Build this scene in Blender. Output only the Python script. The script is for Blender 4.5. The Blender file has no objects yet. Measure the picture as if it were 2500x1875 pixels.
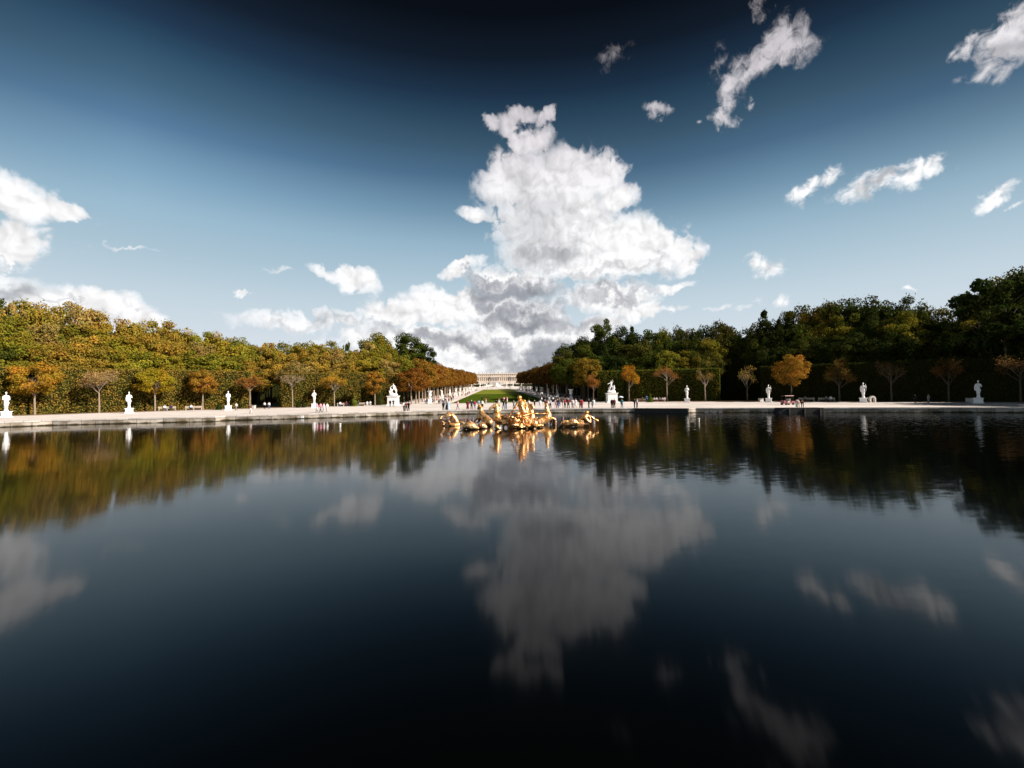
import bpy, bmesh, math, random
import numpy as np
from mathutils import Vector, Matrix
R_ = math.radians
random.seed(7)
rng = np.random.default_rng(11)
scene = bpy.context.scene
col = scene.collection

# ------------------------------------------------------------------ camera model
F = 1111.0                                  # focal length in photo pixels (2500 wide)
EYE = Vector((0.0, 0.0, 3.2))
WATER = -0.7
_Y = Vector((1210 - 1250, -(957 - 937.5), -F)).normalized()      # world +Y seen in camera axes
_h = Vector((1.0, 0.0133, 0.0))
_Z = _h.cross(_Y); _Z = (_Z if _Z.y > 0 else -_Z).normalized()
_X = _Y.cross(_Z).normalized()
RW = Matrix((_X, _Y, _Z))                   # camera -> world
RC = RW.transposed()


def gz(y):
    """height of the ground along the avenue"""
    pts = [(-1e5, 0), (139, 0), (493, 6.0), (620, 9.9), (700, 12.0), (779, 16.0), (781, 20.4), (1e5, 20.4)]
    for (a, za), (b, zb) in zip(pts, pts[1:]):
        if y <= b:
            return za + (zb - za) * (y - a) / (b - a)
    return 20.4


def ray(px, py):
    return (RW @ Vector((px - 1250, -(py - 937.5), -F))).normalized()


def x_at(px, d, z):
    k = (px - 1250) / F
    a, b = RC[0], RC[2]                     # cam x row, cam z row
    # (a.P) = -k (b.P)
    q = Vector((a[0] + k * b[0], a[1] + k * b[1], a[2] + k * b[2]))
    return -(q[1] * d + q[2] * (z - EYE.z)) / q[0]


def z_at(x, d, py):
    k = -(py - 937.5) / F
    a, b = RC[1], RC[2]
    q = Vector((a[0] + k * b[0], a[1] + k * b[1], a[2] + k * b[2]))
    return EYE.z - (q[0] * x + q[1] * d) / q[2]


def on_ground(px, py, z=None):
    r = ray(px, py)
    d = 90.0
    for _ in range(60):
        zz = gz(d) if z is None else z
        if r.z > -1e-4:
            d = min(d * 1.1, 480); continue
        t = (zz - EYE.z) / r.z
        d = 0.5 * d + 0.5 * r.y * t
    return Vector((x_at(px, d, gz(d) if z is None else z), d, gz(d) if z is None else z))


def on_arc(px, rad, cx=1.5, cy=10.0):
    """point of the circle round the basin that is seen at that bearing"""
    r = ray(px, 957 - (px - 1210) * 0.0133)
    dx, dy = r.x, r.y
    a = dx * dx + dy * dy
    b = -2 * (dx * cx + dy * cy)
    c = cx * cx + cy * cy - rad * rad
    t = (-b + math.sqrt(b * b - 4 * a * c)) / (2 * a)
    return Vector((dx * t, dy * t, 0))


# ------------------------------------------------------------------ object helpers
def tag(o, label=None, cat=None, group=None, kind=None):
    if label: o['label'] = label
    if cat: o['category'] = cat
    if group: o['group'] = group
    if kind: o['kind'] = kind
    return o


def obj(name, me, m=None, parent=None, color=None):
    o = bpy.data.objects.new(name, me)
    if m is not None and me is not None and not me.materials:
        me.materials.append(m)
    if parent is not None: o.parent = parent
    if color: o.color = (*color, 1)
    col.objects.link(o)
    return o


def empty(name, loc=(0, 0, 0), rz=0, s=1.0):
    o = bpy.data.objects.new(name, None)
    o.empty_display_size = 0.2
    o.location = loc
    o.rotation_euler = (0, 0, rz)
    o.scale = (s, s, s) if not isinstance(s, (tuple, list)) else s
    col.objects.link(o)
    return o


def copy_tree(o, parent=None):
    c = o.copy(); col.objects.link(c)
    c.parent = parent
    for ch in list(o.children):
        copy_tree(ch, c)
    return c


def np_mesh(name, V, Fq, m=None, rnd=None, smooth=False):
    """quad mesh from numpy arrays; rnd = one random value per face"""
    me = bpy.data.meshes.new(name)
    V = np.asarray(V, dtype=np.float32); Fq = np.asarray(Fq, dtype=np.int32)
    n, k = Fq.shape
    me.vertices.add(len(V)); me.vertices.foreach_set('co', V.ravel())
    me.loops.add(n * k); me.loops.foreach_set('vertex_index', Fq.ravel())
    me.polygons.add(n)
    me.polygons.foreach_set('loop_start', np.arange(0, n * k, k, dtype=np.int32))
    try: me.polygons.foreach_set('loop_total', np.full(n, k, dtype=np.int32))
    except Exception: pass
    if rnd is not None:
        a = me.attributes.new('rnd', 'FLOAT', 'FACE')
        a.data.foreach_set('value', np.asarray(rnd, dtype=np.float32))
    if smooth: me.polygons.foreach_set('use_smooth', np.ones(n, dtype=bool))
    me.update(calc_edges=True); me.validate()
    if m: me.materials.append(m)
    return me


class MB:
    """collects boxes, lathes and tubes into one mesh"""
    def __init__(s): s.v = []; s.f = []

    def add(s, V, Fc):
        b = len(s.v); s.v += [tuple(p) for p in V]; s.f += [tuple(i + b for i in q) for q in Fc]; return s

    def box(s, x0, x1, y0, y1, z0, z1, tx=0.0, ty=None):
        ty = tx if ty is None else ty       # taper of the top
        V = [(x0, y0, z0), (x1, y0, z0), (x1, y1, z0), (x0, y1, z0),
             (x0 + tx, y0 + ty, z1), (x1 - tx, y0 + ty, z1), (x1 - tx, y1 - ty, z1), (x0 + tx, y1 - ty, z1)]
        return s.add(V, [(3, 2, 1, 0), (4, 5, 6, 7), (0, 1, 5, 4), (1, 2, 6, 5), (2, 3, 7, 6), (3, 0, 4, 7)])

    def lathe(s, prof, n=20, c=(0, 0, 0), sq=False):
        V = []; Fc = []
        for (r, z) in prof:
            for i in range(n):
                a = 2 * math.pi * (i + (0.5 if sq else 0)) / n
                rr = r * (1.4142 if sq else 1)
                V.append((c[0] + rr * math.cos(a), c[1] + rr * math.sin(a), c[2] + z))
        m = len(prof)
        for j in range(m - 1):
            for i in range(n):
                k = (i + 1) % n
                Fc.append((j * n + i, j * n + k, (j + 1) * n + k, (j + 1) * n + i))
        Fc.append(tuple(range(n - 1, -1, -1))); Fc.append(tuple((m - 1) * n + i for i in range(n)))
        return s.add(V, Fc)

    def tube(s, p, q, r0, r1=None, n=8):
        r1 = r0 if r1 is None else r1
        p = Vector(p); q = Vector(q); d = (q - p)
        if d.length < 1e-6: return s
        d.normalize()
        u = d.orthogonal().normalized(); w = d.cross(u)
        V = []
        for c, r in ((p, r0), (q, r1)):
            for i in range(n):
                a = 2 * math.pi * i / n
                V.append(c + u * (r * math.cos(a)) + w * (r * math.sin(a)))
        Fc = [(i, (i + 1) % n, n + (i + 1) % n, n + i) for i in range(n)]
        Fc += [tuple(range(n - 1, -1, -1)), tuple(n + i for i in range(n))]
        return s.add(V, Fc)

    def mesh(s, name, m=None, smooth=False):
        me = bpy.data.meshes.new(name)
        me.from_pydata(s.v, [], s.f); me.update()
        if smooth: me.polygons.foreach_set('use_smooth', [True] * len(me.polygons))
        if m: me.materials.append(m)
        return me

    def build(s, name, m, parent=None, smooth=False, color=None):
        return obj(name, s.mesh(name, m, smooth), None, parent, color)


_ico = {}


def ico(n=2):
    if n not in _ico:
        bm = bmesh.new(); bmesh.ops.create_icosphere(bm, subdivisions=n, radius=1.0)
        bm.verts.index_update()
        _ico[n] = ([v.co.copy() for v in bm.verts], [tuple(v.index for v in f.verts) for f in bm.faces]); bm.free()
    return _ico[n]


def fuse(name, limbs, voxel=0.03, smooth=4, m=None, extra=None, disp=0.0):
    """limbs: (p, q, r0, r1) tapered capsules or (c, (rx, ry, rz)) ellipsoids -> ONE continuous surface"""
    mb = MB(); V, Fc = ico(2)
    for L in limbs:
        if len(L) == 2:
            c, r = L
            mb.add([(c[0] + v.x * r[0], c[1] + v.y * r[1], c[2] + v.z * r[2]) for v in V], Fc)
        else:
            p, q, r0, r1 = L
            mb.tube(p, q, r0, r1, 12)
            for c, r in ((p, r0), (q, r1)):
                mb.add([(c[0] + v.x * r, c[1] + v.y * r, c[2] + v.z * r) for v in V], Fc)
    me = mb.mesh('tmp')
    o = bpy.data.objects.new('tmp', me); col.objects.link(o)
    r = o.modifiers.new('r', 'REMESH'); r.mode = 'VOXEL'; r.voxel_size = voxel
    sm = o.modifiers.new('s', 'SMOOTH'); sm.factor = 0.5; sm.iterations = smooth
    dg = bpy.context.evaluated_depsgraph_get()
    out = bpy.data.meshes.new_from_object(o.evaluated_get(dg))
    bpy.data.objects.remove(o); bpy.data.meshes.remove(me)
    out.name = name
    if disp:
        from mathutils import noise
        for v in out.vertices:
            n = noise.noise(v.co * 6.0) + 0.5 * noise.noise(v.co * 13.0)
            v.co += v.normal * (n * disp)
    if extra:
        bm = bmesh.new(); bm.from_mesh(out)
        base = bmesh.new(); t = bpy.data.meshes.new('t2')
        t.from_pydata(extra.v, [], extra.f); bm.from_mesh(t); bm.to_mesh(out)
        bm.free(); base.free(); bpy.data.meshes.remove(t)
    out.materials.clear()
    if m: out.materials.append(m)
    out.polygons.foreach_set('use_smooth', [True] * len(out.polygons))
    return out


# ------------------------------------------------------------------ materials
def new_mat(name):
    m = bpy.data.materials.new(name); m.use_nodes = True
    nt = m.node_tree
    bs = nt.nodes['Principled BSDF']
    return m, nt, bs


def N(nt, t, **kw):
    n = nt.nodes.new(t)
    for k, v in kw.items():
        if k.startswith('i_'):
            n.inputs[k[2:].replace('_', ' ')].default_value = v
        else: setattr(n, k, v)
    return n


AF = 0.88                                   # overall reflectance level of the painted values below


def noise_mat(name, c1, c2, scale=3.0, rough=0.8, bump=0.0, bscale=None, metallic=0.0, detail=6, c3=None, s3=0.1, spec=0.3):
    c1, c2 = [tuple(v * AF for v in c) for c in (c1, c2)]
    c3 = tuple(v * AF for v in c3) if c3 else None
    m, nt, bs = new_mat(name)
    tc = N(nt, 'ShaderNodeTexCoord')
    no = N(nt, 'ShaderNodeTexNoise'); no.inputs['Scale'].default_value = scale; no.inputs['Detail'].default_value = detail
    no.inputs['Roughness'].default_value = 0.65
    nt.links.new(tc.outputs['Object'], no.inputs['Vector'])
    rp = N(nt, 'ShaderNodeValToRGB')
    rp.color_ramp.elements[0].position = 0.3; rp.color_ramp.elements[0].color = (*c1, 1)
    rp.color_ramp.elements[1].position = 0.7; rp.color_ramp.elements[1].color = (*c2, 1)
    nt.links.new(no.outputs['Fac'], rp.inputs['Fac'])
    out = rp.outputs['Color']
    if c3:
        n3 = N(nt, 'ShaderNodeTexNoise'); n3.inputs['Scale'].default_value = s3; n3.inputs['Detail'].default_value = 4
        nt.links.new(tc.outputs['Object'], n3.inputs['Vector'])
        mr = N(nt, 'ShaderNodeMapRange'); mr.inputs['From Min'].default_value = 0.45; mr.inputs['From Max'].default_value = 0.7
        nt.links.new(n3.outputs['Fac'], mr.inputs['Value'])
        mx = N(nt, 'ShaderNodeMix', data_type='RGBA')
        nt.links.new(mr.outputs['Result'], mx.inputs['Factor']); nt.links.new(out, mx.inputs['A'])
        mx.inputs['B'].default_value = (*c3, 1); out = mx.outputs['Result']
    nt.links.new(out, bs.inputs['Base Color'])
    bs.inputs['Roughness'].default_value = rough; bs.inputs['Metallic'].default_value = metallic
    bs.inputs['Specular IOR Level'].default_value = spec
    if bump:
        b = N(nt, 'ShaderNodeBump'); b.inputs['Strength'].default_value = bump; b.inputs['Distance'].default_value = 0.05
        nb = N(nt, 'ShaderNodeTexNoise'); nb.inputs['Scale'].default_value = bscale or scale * 3; nb.inputs['Detail'].default_value = 5
        nt.links.new(tc.outputs['Object'], nb.inputs['Vector'])
        nt.links.new(nb.outputs['Fac'], b.inputs['Height']); nt.links.new(b.outputs['Normal'], bs.inputs['Normal'])
    return m


M = {}
M['marble'] = noise_mat('white_marble', (.80, .78, .76), (.98, .96, .94), 2.5, 0.55, 0.5, 9)
M['marble_old'] = noise_mat('weathered_stone', (.45, .42, .38), (.74, .70, .66), 1.3, 0.8, 0.5, 8, c3=(.30, .27, .22), s3=0.8)
M['gravel'] = noise_mat('pale_gravel', (.60, .545, .505), (.74, .68, .64), 0.55, 0.95, 0.4, 30, c3=(.50, .45, .42), s3=0.05, spec=0.1)
M['coping'] = noise_mat('coping_stone', (.46, .42, .38), (.68, .64, .60), 0.8, 0.85, 0.4, 8)
M['stone_wall'] = noise_mat('quay_stone', (.36, .31, .25), (.62, .56, .49), 1.1, 0.85, 0.8, 5, c3=(.20, .16, .10), s3=0.45)


def add_waterline(m):
    nt = m.node_tree; bs = nt.nodes['Principled BSDF']; src = bs.inputs['Base Color'].links[0].from_socket
    geo = N(nt, 'ShaderNodeNewGeometry'); sp = N(nt, 'ShaderNodeSeparateXYZ'); nt.links.new(geo.outputs['Position'], sp.inputs[0])
    no = N(nt, 'ShaderNodeTexNoise'); no.inputs['Scale'].default_value = 0.9; no.inputs['Detail'].default_value = 5; nt.links.new(geo.outputs['Position'], no.inputs['Vector'])
    a = N(nt, 'ShaderNodeMath', operation='MULTIPLY_ADD'); nt.links.new(no.outputs['Fac'], a.inputs[0]); a.inputs[1].default_value = -0.55; nt.links.new(sp.outputs['Z'], a.inputs[2])
    r = N(nt, 'ShaderNodeMapRange'); r.inputs['From Min'].default_value = -0.90; r.inputs['From Max'].default_value = -0.76; nt.links.new(a.outputs[0], r.inputs['Value'])
    x = N(nt, 'ShaderNodeMix', data_type='RGBA'); nt.links.new(r.outputs['Result'], x.inputs['Factor']); x.inputs['A'].default_value = (.035, .028, .010, 1)
    nt.links.new(src, x.inputs['B']); nt.links.new(x.outputs['Result'], bs.inputs['Base Color'])


add_waterline(M['stone_wall'])


def add_blocks(m, size, var):
    """each stone block a little lighter or darker"""
    nt = m.node_tree; bs = nt.nodes['Principled BSDF']; src = bs.inputs['Base Color'].links[0].from_socket
    geo = N(nt, 'ShaderNodeNewGeometry'); sp = N(nt, 'ShaderNodeSeparateXYZ'); nt.links.new(geo.outputs['Position'], sp.inputs[0])
    d = N(nt, 'ShaderNodeMath', operation='DIVIDE'); nt.links.new(sp.outputs['X'], d.inputs[0]); d.inputs[1].default_value = size
    f = N(nt, 'ShaderNodeMath', operation='FLOOR'); nt.links.new(d.outputs[0], f.inputs[0])
    w = N(nt, 'ShaderNodeTexWhiteNoise', noise_dimensions='1D'); nt.links.new(f.outputs[0], w.inputs['W'])
    r = N(nt, 'ShaderNodeMapRange'); r.inputs['To Min'].default_value = 1 - var; r.inputs['To Max'].default_value = 1 + var * .5; nt.links.new(w.outputs['Value'], r.inputs['Value'])
    fr = N(nt, 'ShaderNodeMath', operation='FRACT'); nt.links.new(d.outputs[0], fr.inputs[0])
    j = N(nt, 'ShaderNodeMath', operation='GREATER_THAN'); j.inputs[1].default_value = 0.035; nt.links.new(fr.outputs[0], j.inputs[0])
    jm = N(nt, 'ShaderNodeMath', operation='MULTIPLY_ADD'); nt.links.new(j.outputs[0], jm.inputs[0]); jm.inputs[1].default_value = .7; jm.inputs[2].default_value = .3
    mm = N(nt, 'ShaderNodeMath', operation='MULTIPLY'); nt.links.new(r.outputs['Result'], mm.inputs[0]); nt.links.new(jm.outputs[0], mm.inputs[1])
    v = N(nt, 'ShaderNodeVectorMath', operation='SCALE'); nt.links.new(src, v.inputs[0]); nt.links.new(mm.outputs[0], v.inputs['Scale'])
    nt.links.new(v.outputs[0], bs.inputs['Base Color'])


add_blocks(M['stone_wall'], 1.7, .35); add_blocks(M['coping'], 1.45, .25)
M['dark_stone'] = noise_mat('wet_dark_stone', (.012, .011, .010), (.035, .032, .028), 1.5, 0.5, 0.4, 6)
M['palace_stone'] = noise_mat('palace_limestone', (.52, .42, .33), (.68, .57, .47), 0.25, 0.85)
M['pale_render'] = noise_mat('cream_terrace_stone', (.60, .52, .45), (.72, .65, .58), 0.2, 0.85)
M['glass_dark'] = noise_mat('dark_window_glass', (.02, .02, .025), (.07, .05, .04), 0.3, 0.15, spec=0.6)
M['bark'] = noise_mat('pale_bark', (.20, .145, .10), (.36, .28, .21), 4, 0.9, 0.6, 12)
M['bark_dark'] = noise_mat('dark_bark', (.05, .038, .026), (.12, .09, .06), 3, 0.9, 0.6, 12)
M['litter'] = noise_mat('fallen_leaves', (.10, .055, .02), (.26, .15, .06), 2.2, 0.95, 0.6, 9, c3=(.20, .16, .11), s3=0.5)
M['grass'] = noise_mat('mown_grass', (.13, .155, .014), (.20, .22, .02), 0.35, 0.95, 0.5, 14, c3=(.15, .16, .02), s3=0.06, spec=0.05)
M['wood_pale'] = noise_mat('pale_bench_slats', (.42, .33, .24), (.60, .50, .40), 3, 0.7)
M['metal_dark'] = noise_mat('dark_metal', (.02, .02, .022), (.05, .05, .055), 4, 0.5)
M['rubber'] = noise_mat('black_rubber', (.012, .012, .012), (.03, .03, .03), 4, 0.8)
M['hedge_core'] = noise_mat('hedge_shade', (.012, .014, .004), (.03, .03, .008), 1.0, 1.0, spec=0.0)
M['lead'] = noise_mat('grey_lead', (.16, .14, .12), (.32, .29, .26), 3, 0.6, 0.4)


def gold_mat():
    m, nt, bs = new_mat('gilded_lead')
    tc = N(nt, 'ShaderNodeTexCoord')
    no = N(nt, 'ShaderNodeTexNoise'); no.inputs['Scale'].default_value = 3.2; no.inputs['Detail'].default_value = 6
    nt.links.new(tc.outputs['Object'], no.inputs['Vector'])
    rp = N(nt, 'ShaderNodeValToRGB')
    e = rp.color_ramp.elements
    e[0].position = 0.30; e[0].color = (.20, .06, .012, 1)
    e[1].position = 0.62; e[1].color = (1.0, .69, .38, 1)
    x = e.new(0.45); x.color = (.74, .33, .085, 1)
    nt.links.new(no.outputs['Fac'], rp.inputs['Fac']); nt.links.new(rp.outputs['Color'], bs.inputs['Base Color'])
    bs.inputs['Metallic'].default_value = 0.72
    mr = N(nt, 'ShaderNodeMapRange'); mr.inputs['To Min'].default_value = 0.48; mr.inputs['To Max'].default_value = 0.28
    nt.links.new(no.outputs['Fac'], mr.inputs['Value']); nt.links.new(mr.outputs['Result'], bs.inputs['Roughness'])
    b = N(nt, 'ShaderNodeBump'); b.inputs['Strength'].default_value = 0.6; b.inputs['Distance'].default_value = 0.05
    nb = N(nt, 'ShaderNodeTexNoise'); nb.inputs['Scale'].default_value = 7; nb.inputs['Detail'].default_value = 4
    nt.links.new(tc.outputs['Object'], nb.inputs['Vector']); nt.links.new(nb.outputs['Fac'], b.inputs['Height'])
    nt.links.new(b.outputs['Normal'], bs.inputs['Normal'])
    return m


M['gold'] = gold_mat()


def tinted(name, rough=0.8, var=0.25, scale=6, spec=0.2):
    """colour comes from the object's own colour"""
    m, nt, bs = new_mat(name)
    oi = N(nt, 'ShaderNodeObjectInfo'); tc = N(nt, 'ShaderNodeTexCoord')
    no = N(nt, 'ShaderNodeTexNoise'); no.inputs['Scale'].default_value = scale; no.inputs['Detail'].default_value = 4
    nt.links.new(tc.outputs['Object'], no.inputs['Vector'])
    mr = N(nt, 'ShaderNodeMapRange'); mr.inputs['To Min'].default_value = AF * (1 - var); mr.inputs['To Max'].default_value = AF * (1 + var)
    nt.links.new(no.outputs['Fac'], mr.inputs['Value'])
    mu = N(nt, 'ShaderNodeVectorMath', operation='SCALE')
    nt.links.new(oi.outputs['Color'], mu.inputs[0]); nt.links.new(mr.outputs['Result'], mu.inputs['Scale'])
    nt.links.new(mu.outputs['Vector'], bs.inputs['Base Color'])
    bs.inputs['Roughness'].default_value = rough; bs.inputs['Specular IOR Level'].default_value = spec
    return m


M['fabric'] = tinted('woven_fabric', 0.9, 0.3, 9)
M['skin'] = tinted('bare_skin', 0.6, 0.1, 5)
M['paint'] = tinted('painted_panel', 0.35, 0.06, 2, 0.5)


def leaf_mat(name, trans=0.30, spread=0.34):
    m, nt, bs = new_mat(name)
    nt.nodes.remove(bs)
    out = [n for n in nt.nodes if n.type == 'OUTPUT_MATERIAL'][0]
    oi = N(nt, 'ShaderNodeObjectInfo'); at = N(nt, 'ShaderNodeAttribute', attribute_name='rnd')
    tc = N(nt, 'ShaderNodeTexCoord')
    no = N(nt, 'ShaderNodeTexNoise'); no.inputs['Scale'].default_value = 0.45; no.inputs['Detail'].default_value = 3
    ad = N(nt, 'ShaderNodeVectorMath', operation='ADD')
    nt.links.new(tc.outputs['Object'], ad.inputs[0])
    lo = N(nt, 'ShaderNodeVectorMath', operation='SCALE'); lo.inputs[0].default_value = (37, 91, 53)
    nt.links.new(oi.outputs['Random'], lo.inputs['Scale']); nt.links.new(lo.outputs[0], ad.inputs[1])
    nt.links.new(ad.outputs[0], no.inputs['Vector'])
    # each leaf a little lighter or darker, whole sprays a little more yellow or green
    mr = N(nt, 'ShaderNodeMapRange'); mr.inputs['To Min'].default_value = AF * (1 - spread); mr.inputs['To Max'].default_value = AF * (1 + spread)
    nt.links.new(at.outputs['Fac'], mr.inputs['Value'])
    mu = N(nt, 'ShaderNodeVectorMath', operation='SCALE')
    nt.links.new(oi.outputs['Color'], mu.inputs[0]); nt.links.new(mr.outputs['Result'], mu.inputs['Scale'])
    m2 = N(nt, 'ShaderNodeMapRange'); m2.inputs['From Min'].default_value = 0.38; m2.inputs['From Max'].default_value = 0.66
    nt.links.new(no.outputs['Fac'], m2.inputs['Value'])
    a = N(nt, 'ShaderNodeVectorMath', operation='MULTIPLY'); a.inputs[1].default_value = (0.74, 0.96, 0.9)
    b = N(nt, 'ShaderNodeVectorMath', operation='MULTIPLY'); b.inputs[1].default_value = (1.16, 1.05, 1.0)
    nt.links.new(mu.outputs[0], a.inputs[0]); nt.links.new(mu.outputs[0], b.inputs[0])
    mx = N(nt, 'ShaderNodeMix', data_type='RGBA')
    nt.links.new(m2.outputs['Result'], mx.inputs['Factor']); nt.links.new(a.outputs[0], mx.inputs['A']); nt.links.new(b.outputs[0], mx.inputs['B'])
    df = N(nt, 'ShaderNodeBsdfDiffuse'); tr = N(nt, 'ShaderNodeBsdfTranslucent'); ms = N(nt, 'ShaderNodeMixShader')
    ms.inputs[0].default_value = trans
    nt.links.new(mx.outputs['Result'], df.inputs['Color']); nt.links.new(mx.outputs['Result'], tr.inputs['Color'])
    nt.links.new(df.outputs[0], ms.inputs[1]); nt.links.new(tr.outputs[0], ms.inputs[2])
    nt.links.new(ms.outputs[0], out.inputs['Surface'])
    return m


M['leaf'] = leaf_mat('leaves')


def water_mat():
    m, nt, bs = new_mat('pond_water')
    bs.inputs['Base Color'].default_value = (.0006, .0009, .0009, 1)
    bs.inputs['IOR'].default_value = 1.225
    bs.inputs['Roughness'].default_value = 0.055
    # wind-drawn wavelets spread reflections along the view more than across it
    bs.inputs['Anisotropic'].default_value = 0.85
    tg = N(nt, 'ShaderNodeCombineXYZ'); tg.inputs[1].default_value = 1.0; nt.links.new(tg.outputs[0], bs.inputs['Tangent'])
    bs.inputs['Specular IOR Level'].default_value = 0.5
    geo = N(nt, 'ShaderNodeNewGeometry')
    def wav(sx, sy, detail, seed):
        mp = N(nt, 'ShaderNodeMapping'); mp.inputs['Scale'].default_value = (sx, sy, 1); mp.inputs['Location'].default_value = (seed, seed * 2, seed)
        nt.links.new(geo.outputs['Position'], mp.inputs['Vector'])
        n = N(nt, 'ShaderNodeTexNoise'); n.inputs['Scale'].default_value = 1; n.inputs['Detail'].default_value = detail
        nt.links.new(mp.outputs[0], n.inputs['Vector'])
        s = N(nt, 'ShaderNodeVectorMath', operation='SUBTRACT'); s.inputs[1].default_value = (.5, .5, .5)
        nt.links.new(n.outputs['Color'], s.inputs[0])
        return s.outputs[0]
    fine = wav(1.7, 3.0, 4, 3.1); big = wav(0.22, 0.35, 2, 9.7)
    # the breeze ruffles the right-hand half of the basin
    sp = N(nt, 'ShaderNodeSeparateXYZ'); nt.links.new(geo.outputs['Position'], sp.inputs[0])
    wn = N(nt, 'ShaderNodeTexNoise'); wn.inputs['Scale'].default_value = 0.05; wn.inputs['Detail'].default_value = 3
    nt.links.new(geo.outputs['Position'], wn.inputs['Vector'])
    wob = N(nt, 'ShaderNodeMath', operation='MULTIPLY_ADD'); wob.inputs[1].default_value = 60; 
    nt.links.new(wn.outputs['Fac'], wob.inputs[0]); nt.links.new(sp.outputs['X'], wob.inputs[2])
    br = N(nt, 'ShaderNodeMapRange', interpolation_type='SMOOTHSTEP')
    br.inputs['From Min'].default_value = 26; br.inputs['From Max'].default_value = 62
    br.inputs['To Min'].default_value = 0.018; br.inputs['To Max'].default_value = 0.20
    nt.links.new(wob.outputs[0], br.inputs['Value'])
    fy = N(nt, 'ShaderNodeMapRange', interpolation_type='SMOOTHSTEP'); fy.inputs['From Min'].default_value = 14; fy.inputs['From Max'].default_value = 38; fy.inputs['To Min'].default_value = 0.2
    nt.links.new(sp.outputs['Y'], fy.inputs['Value'])
    fm = N(nt, 'ShaderNodeMath', operation='MULTIPLY'); nt.links.new(br.outputs['Result'], fm.inputs[0]); nt.links.new(fy.outputs['Result'], fm.inputs[1])
    f1 = N(nt, 'ShaderNodeVectorMath', operation='SCALE'); nt.links.new(fine, f1.inputs[0]); nt.links.new(fm.outputs[0], f1.inputs['Scale'])
    f2 = N(nt, 'ShaderNodeVectorMath', operation='SCALE'); nt.links.new(big, f2.inputs[0]); f2.inputs['Scale'].default_value = 0.010
    ad = N(nt, 'ShaderNodeVectorMath', operation='ADD'); nt.links.new(f1.outputs[0], ad.inputs[0]); nt.links.new(f2.outputs[0], ad.inputs[1])
    fl = N(nt, 'ShaderNodeVectorMath', operation='MULTIPLY'); fl.inputs[1].default_value = (.5, 1.1, 0); nt.links.new(ad.outputs[0], fl.inputs[0])
    up = N(nt, 'ShaderNodeVectorMath', operation='ADD'); up.inputs[1].default_value = (0, 0, 1); nt.links.new(fl.outputs[0], up.inputs[0])
    nr = N(nt, 'ShaderNodeVectorMath', operation='NORMALIZE'); nt.links.new(up.outputs[0], nr.inputs[0])
    nt.links.new(nr.outputs[0], bs.inputs['Normal'])
    return m


M['water'] = water_mat()

# ------------------------------------------------------------------ light, sky and camera
SUN_EL = 33.0
sun_h = Vector((0.92, -0.39)).normalized()
sun_dir = Vector((sun_h.x * math.cos(R_(SUN_EL)), sun_h.y * math.cos(R_(SUN_EL)), math.sin(R_(SUN_EL))))
ld = bpy.data.lights.new('sun', 'SUN'); ld.energy = 5.0; ld.angle = R_(0.5); ld.color = (1.0, 0.90, 0.80)
lo = bpy.data.objects.new('sun', ld); col.objects.link(lo)
lo.rotation_euler = (-sun_dir).to_track_quat('-Z', 'Y').to_euler(); lo.location = (120, -60, 90)

EXPO = 0.95
scene.view_settings.view_transform = 'Standard'; scene.view_settings.look = 'None'
scene.view_settings.exposure = EXPO; scene.view_settings.gamma = 1.0
K = 2 ** (-EXPO)


def lin(c):
    return tuple(((v / 255) / 12.92 if v / 255 <= .04045 else ((v / 255 + .055) / 1.055) ** 2.4) for v in c)


world = bpy.data.worlds.new("World"); scene.world = world; world.use_nodes = True
wt = world.node_tree; wt.nodes.clear()
wout = N(wt, 'ShaderNodeOutputWorld'); tcw = N(wt, 'ShaderNodeTexCoord')
L = wt.links.new


def m_(op, a, b=None, c=None, clamp=False, tree=None):
    t = tree or wt
    n = t.nodes.new('ShaderNodeMath'); n.operation = op; n.use_clamp = clamp
    for i, v in enumerate((a, b, c)):
        if v is None: continue
        if isinstance(v, (int, float)): n.inputs[i].default_value = v
        else: t.links.new(v, n.inputs[i])
    return n.outputs[0]


def ae(px, py):
    """bearing and elevation in degrees of a photo position"""
    r = ray(px, py)
    return math.degrees(math.atan2(r.x, r.y)), math.degrees(math.asin(r.z))


def blob_params(cx, cy, rx, ry, rot):
    s = 2500 / 2212.0
    cx *= s; cy *= s; rx *= s; ry *= s
    a, e = ae(cx, cy)
    a1, e1 = ae(cx + 10, cy); a2, e2 = ae(cx, cy - 10)
    return a, e, rx * abs(a1 - a) / 10, ry * abs(e2 - e) / 10, -rot


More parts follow.
